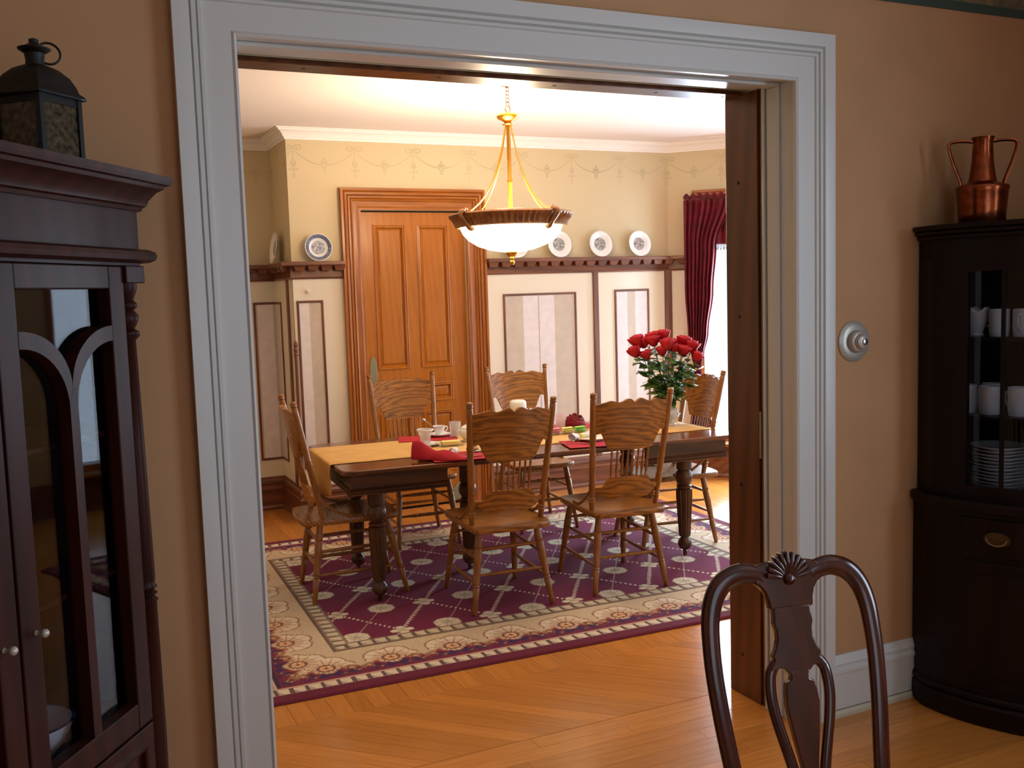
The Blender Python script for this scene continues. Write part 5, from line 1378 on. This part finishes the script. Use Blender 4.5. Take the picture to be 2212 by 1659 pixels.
# china inside
def mug(label, x, y, z, r, h_, rz, group):
    t = thing('white_mug', label, 'mug', (x, y, z), rz, group)
    MB().lathe([(0, 0), (r*.9, 0), (r*.94, .004), (r, h_*.3), (r, h_), (r-.003, h_), (r-.004, .008), (0, .007)], 24).build('mug_body', 'white_china', t, smooth=50)
    MB().tube(smooth_path([(r-.002, 0, h_*.82), (r+.024, 0, h_*.78), (r+.027, 0, h_*.42), (r+.002, 0, h_*.25)], 5), .004, 6).build('handle', 'white_china', t, smooth=60)
    return t
G1 = 'white mugs on the middle shelf of the corner cabinet'
for x, y, lb in ((2.160, -.130, 'leftmost white mug on the middle shelf of the dark corner cabinet'), (2.178, -.222, 'second white mug from the left on the middle cabinet shelf'), (2.212, -.318, 'white mug at the photo edge on the middle cabinet shelf'), (2.262, -.165, 'white mug standing behind the others on the middle cabinet shelf')):
    mug(lb, x, y, 1.135, .040, .105, R(80), G1)
cr = thing('creamer', 'small white scalloped creamer at left on the upper cabinet shelf', 'jug', (2.168, -.165, 1.425), R(120))
P = []
for r, z in ((.026, 0), (.027, .006), (.022, .012), (.030, .03), (.040, .06), (.041, .085), (.044, .100)):
    P.append([(r*math.cos(a)*(1+(.16*math.exp(-(min(a, 2*math.pi-a)/.5)**2) if z > .08 else 0)), r*math.sin(a), z+(.008*math.cos(5*a) if z > .09 else 0)) for a in [2*math.pi*k/36 for k in range(37)]])
MB().grid(P).build('jug_body', 'white_china', cr, smooth=50, solid=.003)
MB().tube(smooth_path([(-.040, 0, .085), (-.064, 0, .085), (-.062, 0, .05), (-.036, 0, .035)], 5), .004, 6).build('handle', 'white_china', cr, smooth=60)
mug('tall white mug next to the creamer on the upper cabinet shelf', 2.186, -.250, 1.425, .036, .100, R(60), 'white mugs on the upper shelf of the corner cabinet')
mug('white mug at the photo edge on the upper cabinet shelf', 2.220, -.325, 1.425, .038, .100, R(200), 'white mugs on the upper shelf of the corner cabinet')
p0_ = None
for k in range(13):
    if p0_ is None:
        p0_ = MB().lathe([(0, .001), (.055, 0), (.057, .003), (.096, .014), (.098, .017), (.092, .016), (.056, .006), (0, .005)], 36).build('dinner_plate', 'white_china', smooth=50); o = p0_
    else: o = p0_.copy(); col.objects.link(o)
    o.location = (2.200+.004*math.sin(k*2.4), -.243+.004*math.cos(k*1.9), .8505+k*.0128)
    tag(o, ('lowest', 'second lowest', 'third lowest', 'fourth lowest', 'fifth lowest', 'sixth lowest', 'middle', 'sixth highest', 'fifth highest', 'fourth highest', 'third highest', 'second highest', 'topmost')[k]+' white plate of the stack in the corner cabinet', 'plate', 'stacked white plates in the corner cabinet')
# ---- copper jug on the corner cabinet
jg = thing('copper_jug', 'hammered copper two-handled jug on top of the dark corner cabinet', 'jug', (2.190, -.165, 1.838), R(-32))
MB().lathe([(0, 0), (.078, 0), (.081, .004), (.083, .05), (.089, .120), (.093, .132), (.090, .140), (.060, .150), (.050, .156), (.046, .17), (.038, .23), (.034, .30), (.040, .318), (.037, .318), (.030, .30), (.034, .23), (0, .16)], 40).build('body', 'copper', jg, smooth=40)
for s_ in (-1, 1):
    MB().tube(smooth_path([(s_*.036, 0, .302), (s_*.075, 0, .306), (s_*.112, 0, .302), (s_*.120, 0, .285), (s_*.105, 0, .23), (s_*.080, 0, .165), (s_*.076, 0, .142)], 6), .005, 8, flat=(1, 1.4)).build('handle', 'copper', jg, smooth=60)

# ================================================================== NEAR CHAIR (splat back)
TH = R(14); CT, ST = math.cos(TH), math.sin(TH)
nc = thing('splat_back_chair', 'glossy dark mahogany chair with shell crest and vase splat in the foreground', 'chair', (.576, -.947, 0), R(-12))
def bp3(x, z, y=0): return Vector((x, ST*z+y*CT, 1.0+CT*z-y*ST))      # back plane: z measured down from the crest
hoop = [(.060, -.050), (.070, -.042), (.086, -.037), (.120, -.033), (.160, -.048), (.188, -.082), (.203, -.130), (.208, -.19), (.208, -.26), (.201, -.36), (.190, -.46), (.182, -.54), (.178, -.585)]
for s_ in (-1, 1):
    pts = smooth_path([bp3(s_*x, z) for x, z in hoop], 5); n_ = len(pts)
    rad = [.021+.004*math.exp(-((i/n_-.32)/.2)**2) for i in range(n_)]
    MB().tube(pts, rad, 14, flat=(.62, 1.0), up=Vector((0, CT, -ST))).build('back_stile', 'mahogany_chair', nc, smooth=60)
Mb = Matrix(((1, 0, 0, 0), (0, CT, ST, 0), (0, -ST, CT, 1.0), (0, 0, 0, 1)))
cb = MB().prism([(-.056, -.122), (.056, -.122), (.058, -.102), (.064, -.082), (.076, -.066), (.086, -.061), (.090, -.036), (.082, -.018), (.05, -.012), (-.05, -.012), (-.082, -.018), (-.090, -.036), (-.086, -.061), (-.076, -.066), (-.064, -.082), (-.058, -.102)], -.0115, .0105, Mb).build('crest_block', 'mahogany_chair', nc, smooth=30, bevel=.005)
sh = MB()
for k in range(11):
    a = R(12+156*k/10); c, s = math.cos(a), math.sin(a); rr = .058-.004*abs(math.cos(a))
    MB().tube([bp3(.012*c, -.054+.010*s, -.012), bp3(.6*rr*c, -.054+.6*rr*s, -.017), bp3(rr*c, -.054+rr*s*1.02, -.016), bp3(rr*c*1.03, -.054+rr*s*1.06, -.004)], [.003, .006, .0075, .005], 8).build('shell_rib', 'mahogany_chair', cb, smooth=60)
MB().lathe([(.014, -.006), (.013, .004), (0, .010)], 14, bp3(0, -.056, -.016), Matrix.Rotation(R(90)+TH, 3, 'X')).build('shell_boss', 'mahogany_chair', cb, smooth=60)
sy0, sy1 = -.011, .009
right = [(.047, -.118), (.048, -.140), (.050, -.155), (.045, -.172), (.045, -.190), (.053, -.212), (.062, -.228), (.058, -.238), (.066, -.248)]
spl = MB()
spl.prism([(x, z) for x, z in right]+[(.074, -.262), (.050, -.256), (.038, -.258), (.028, -.268), (-.028, -.268), (-.038, -.258), (-.050, -.256), (-.074, -.262)]+[(-x, z) for x, z in right[::-1]], sy0, sy1, Mb)
spo = spl.build('splat', 'mahogany_chair', nc, smooth=20, bevel=.003)
vase_ = [(.028, -.264), (.022, -.276), (.024, -.286), (.036, -.290), (.040, -.312), (.042, -.340), (.038, -.37), (.031, -.42), (.022, -.47), (.015, -.52), (.018, -.56), (.03, -.585)]
MB().prism([(x, z) for x, z in vase_]+[(-x, z) for x, z in vase_[::-1]], sy0, sy1, Mb).build('splat_vase', 'mahogany_chair', spo, smooth=20, bevel=.003)
for s_ in (-1, 1):
    strap = [(.054, -.244), (.068, -.264), (.0735, -.290), (.074, -.330), (.066, -.380), (.054, -.43), (.042, -.48), (.034, -.53), (.034, -.585)]
    pts = smooth_path([bp3(s_*x, z, -.001) for x, z in strap], 5)
    MB().tube(pts, .0135, 10, flat=(.72, 1.0), up=Vector((0, CT, -ST))).build('splat_strap', 'mahogany_chair', spo, smooth=50)
ys = -ST*.585
MB().box(-.205, .205, ys-.02, ys+.02, .415, .450).build('rear_rail', 'mahogany_chair', nc, smooth=0, bevel=.004)
seat_o = [(-.205, ys), (.205, ys), (.25, ys-.40), (.20, ys-.435), (0, ys-.445), (-.20, ys-.435), (-.25, ys-.40)]
MB().slab(seat_o, .385, .445).build('seat_frame', 'mahogany_chair', nc, bevel=.008)
MB().slab([(x*.93, ys+(y-ys)*.95-.01) for x, y in seat_o], .445, .475).build('seat_cushion', 'cord_cream', nc, bevel=.014)
for s_ in (-1, 1):
    MB().tube(smooth_path([(s_*.185, ys, .44), (s_*.187, ys+.01, .25), (s_*.195, ys+.06, .02), (s_*.195, ys+.065, 0)], 5), [.022]*8+[.02]*8, 10).build('leg', 'mahogany_chair', nc, smooth=60)
    MB().tube(smooth_path([(s_*.225, ys-.385, .40), (s_*.245, ys-.410, .33), (s_*.240, ys-.405, .22), (s_*.228, ys-.39, .09), (s_*.240, ys-.41, .03), (s_*.244, ys-.415, .012)], 5), [.034]*3+[.036]*4+[.028]*5+[.020]*6+[.017]*4+[.022]*4, 10).build('leg', 'mahogany_chair', nc, smooth=60)
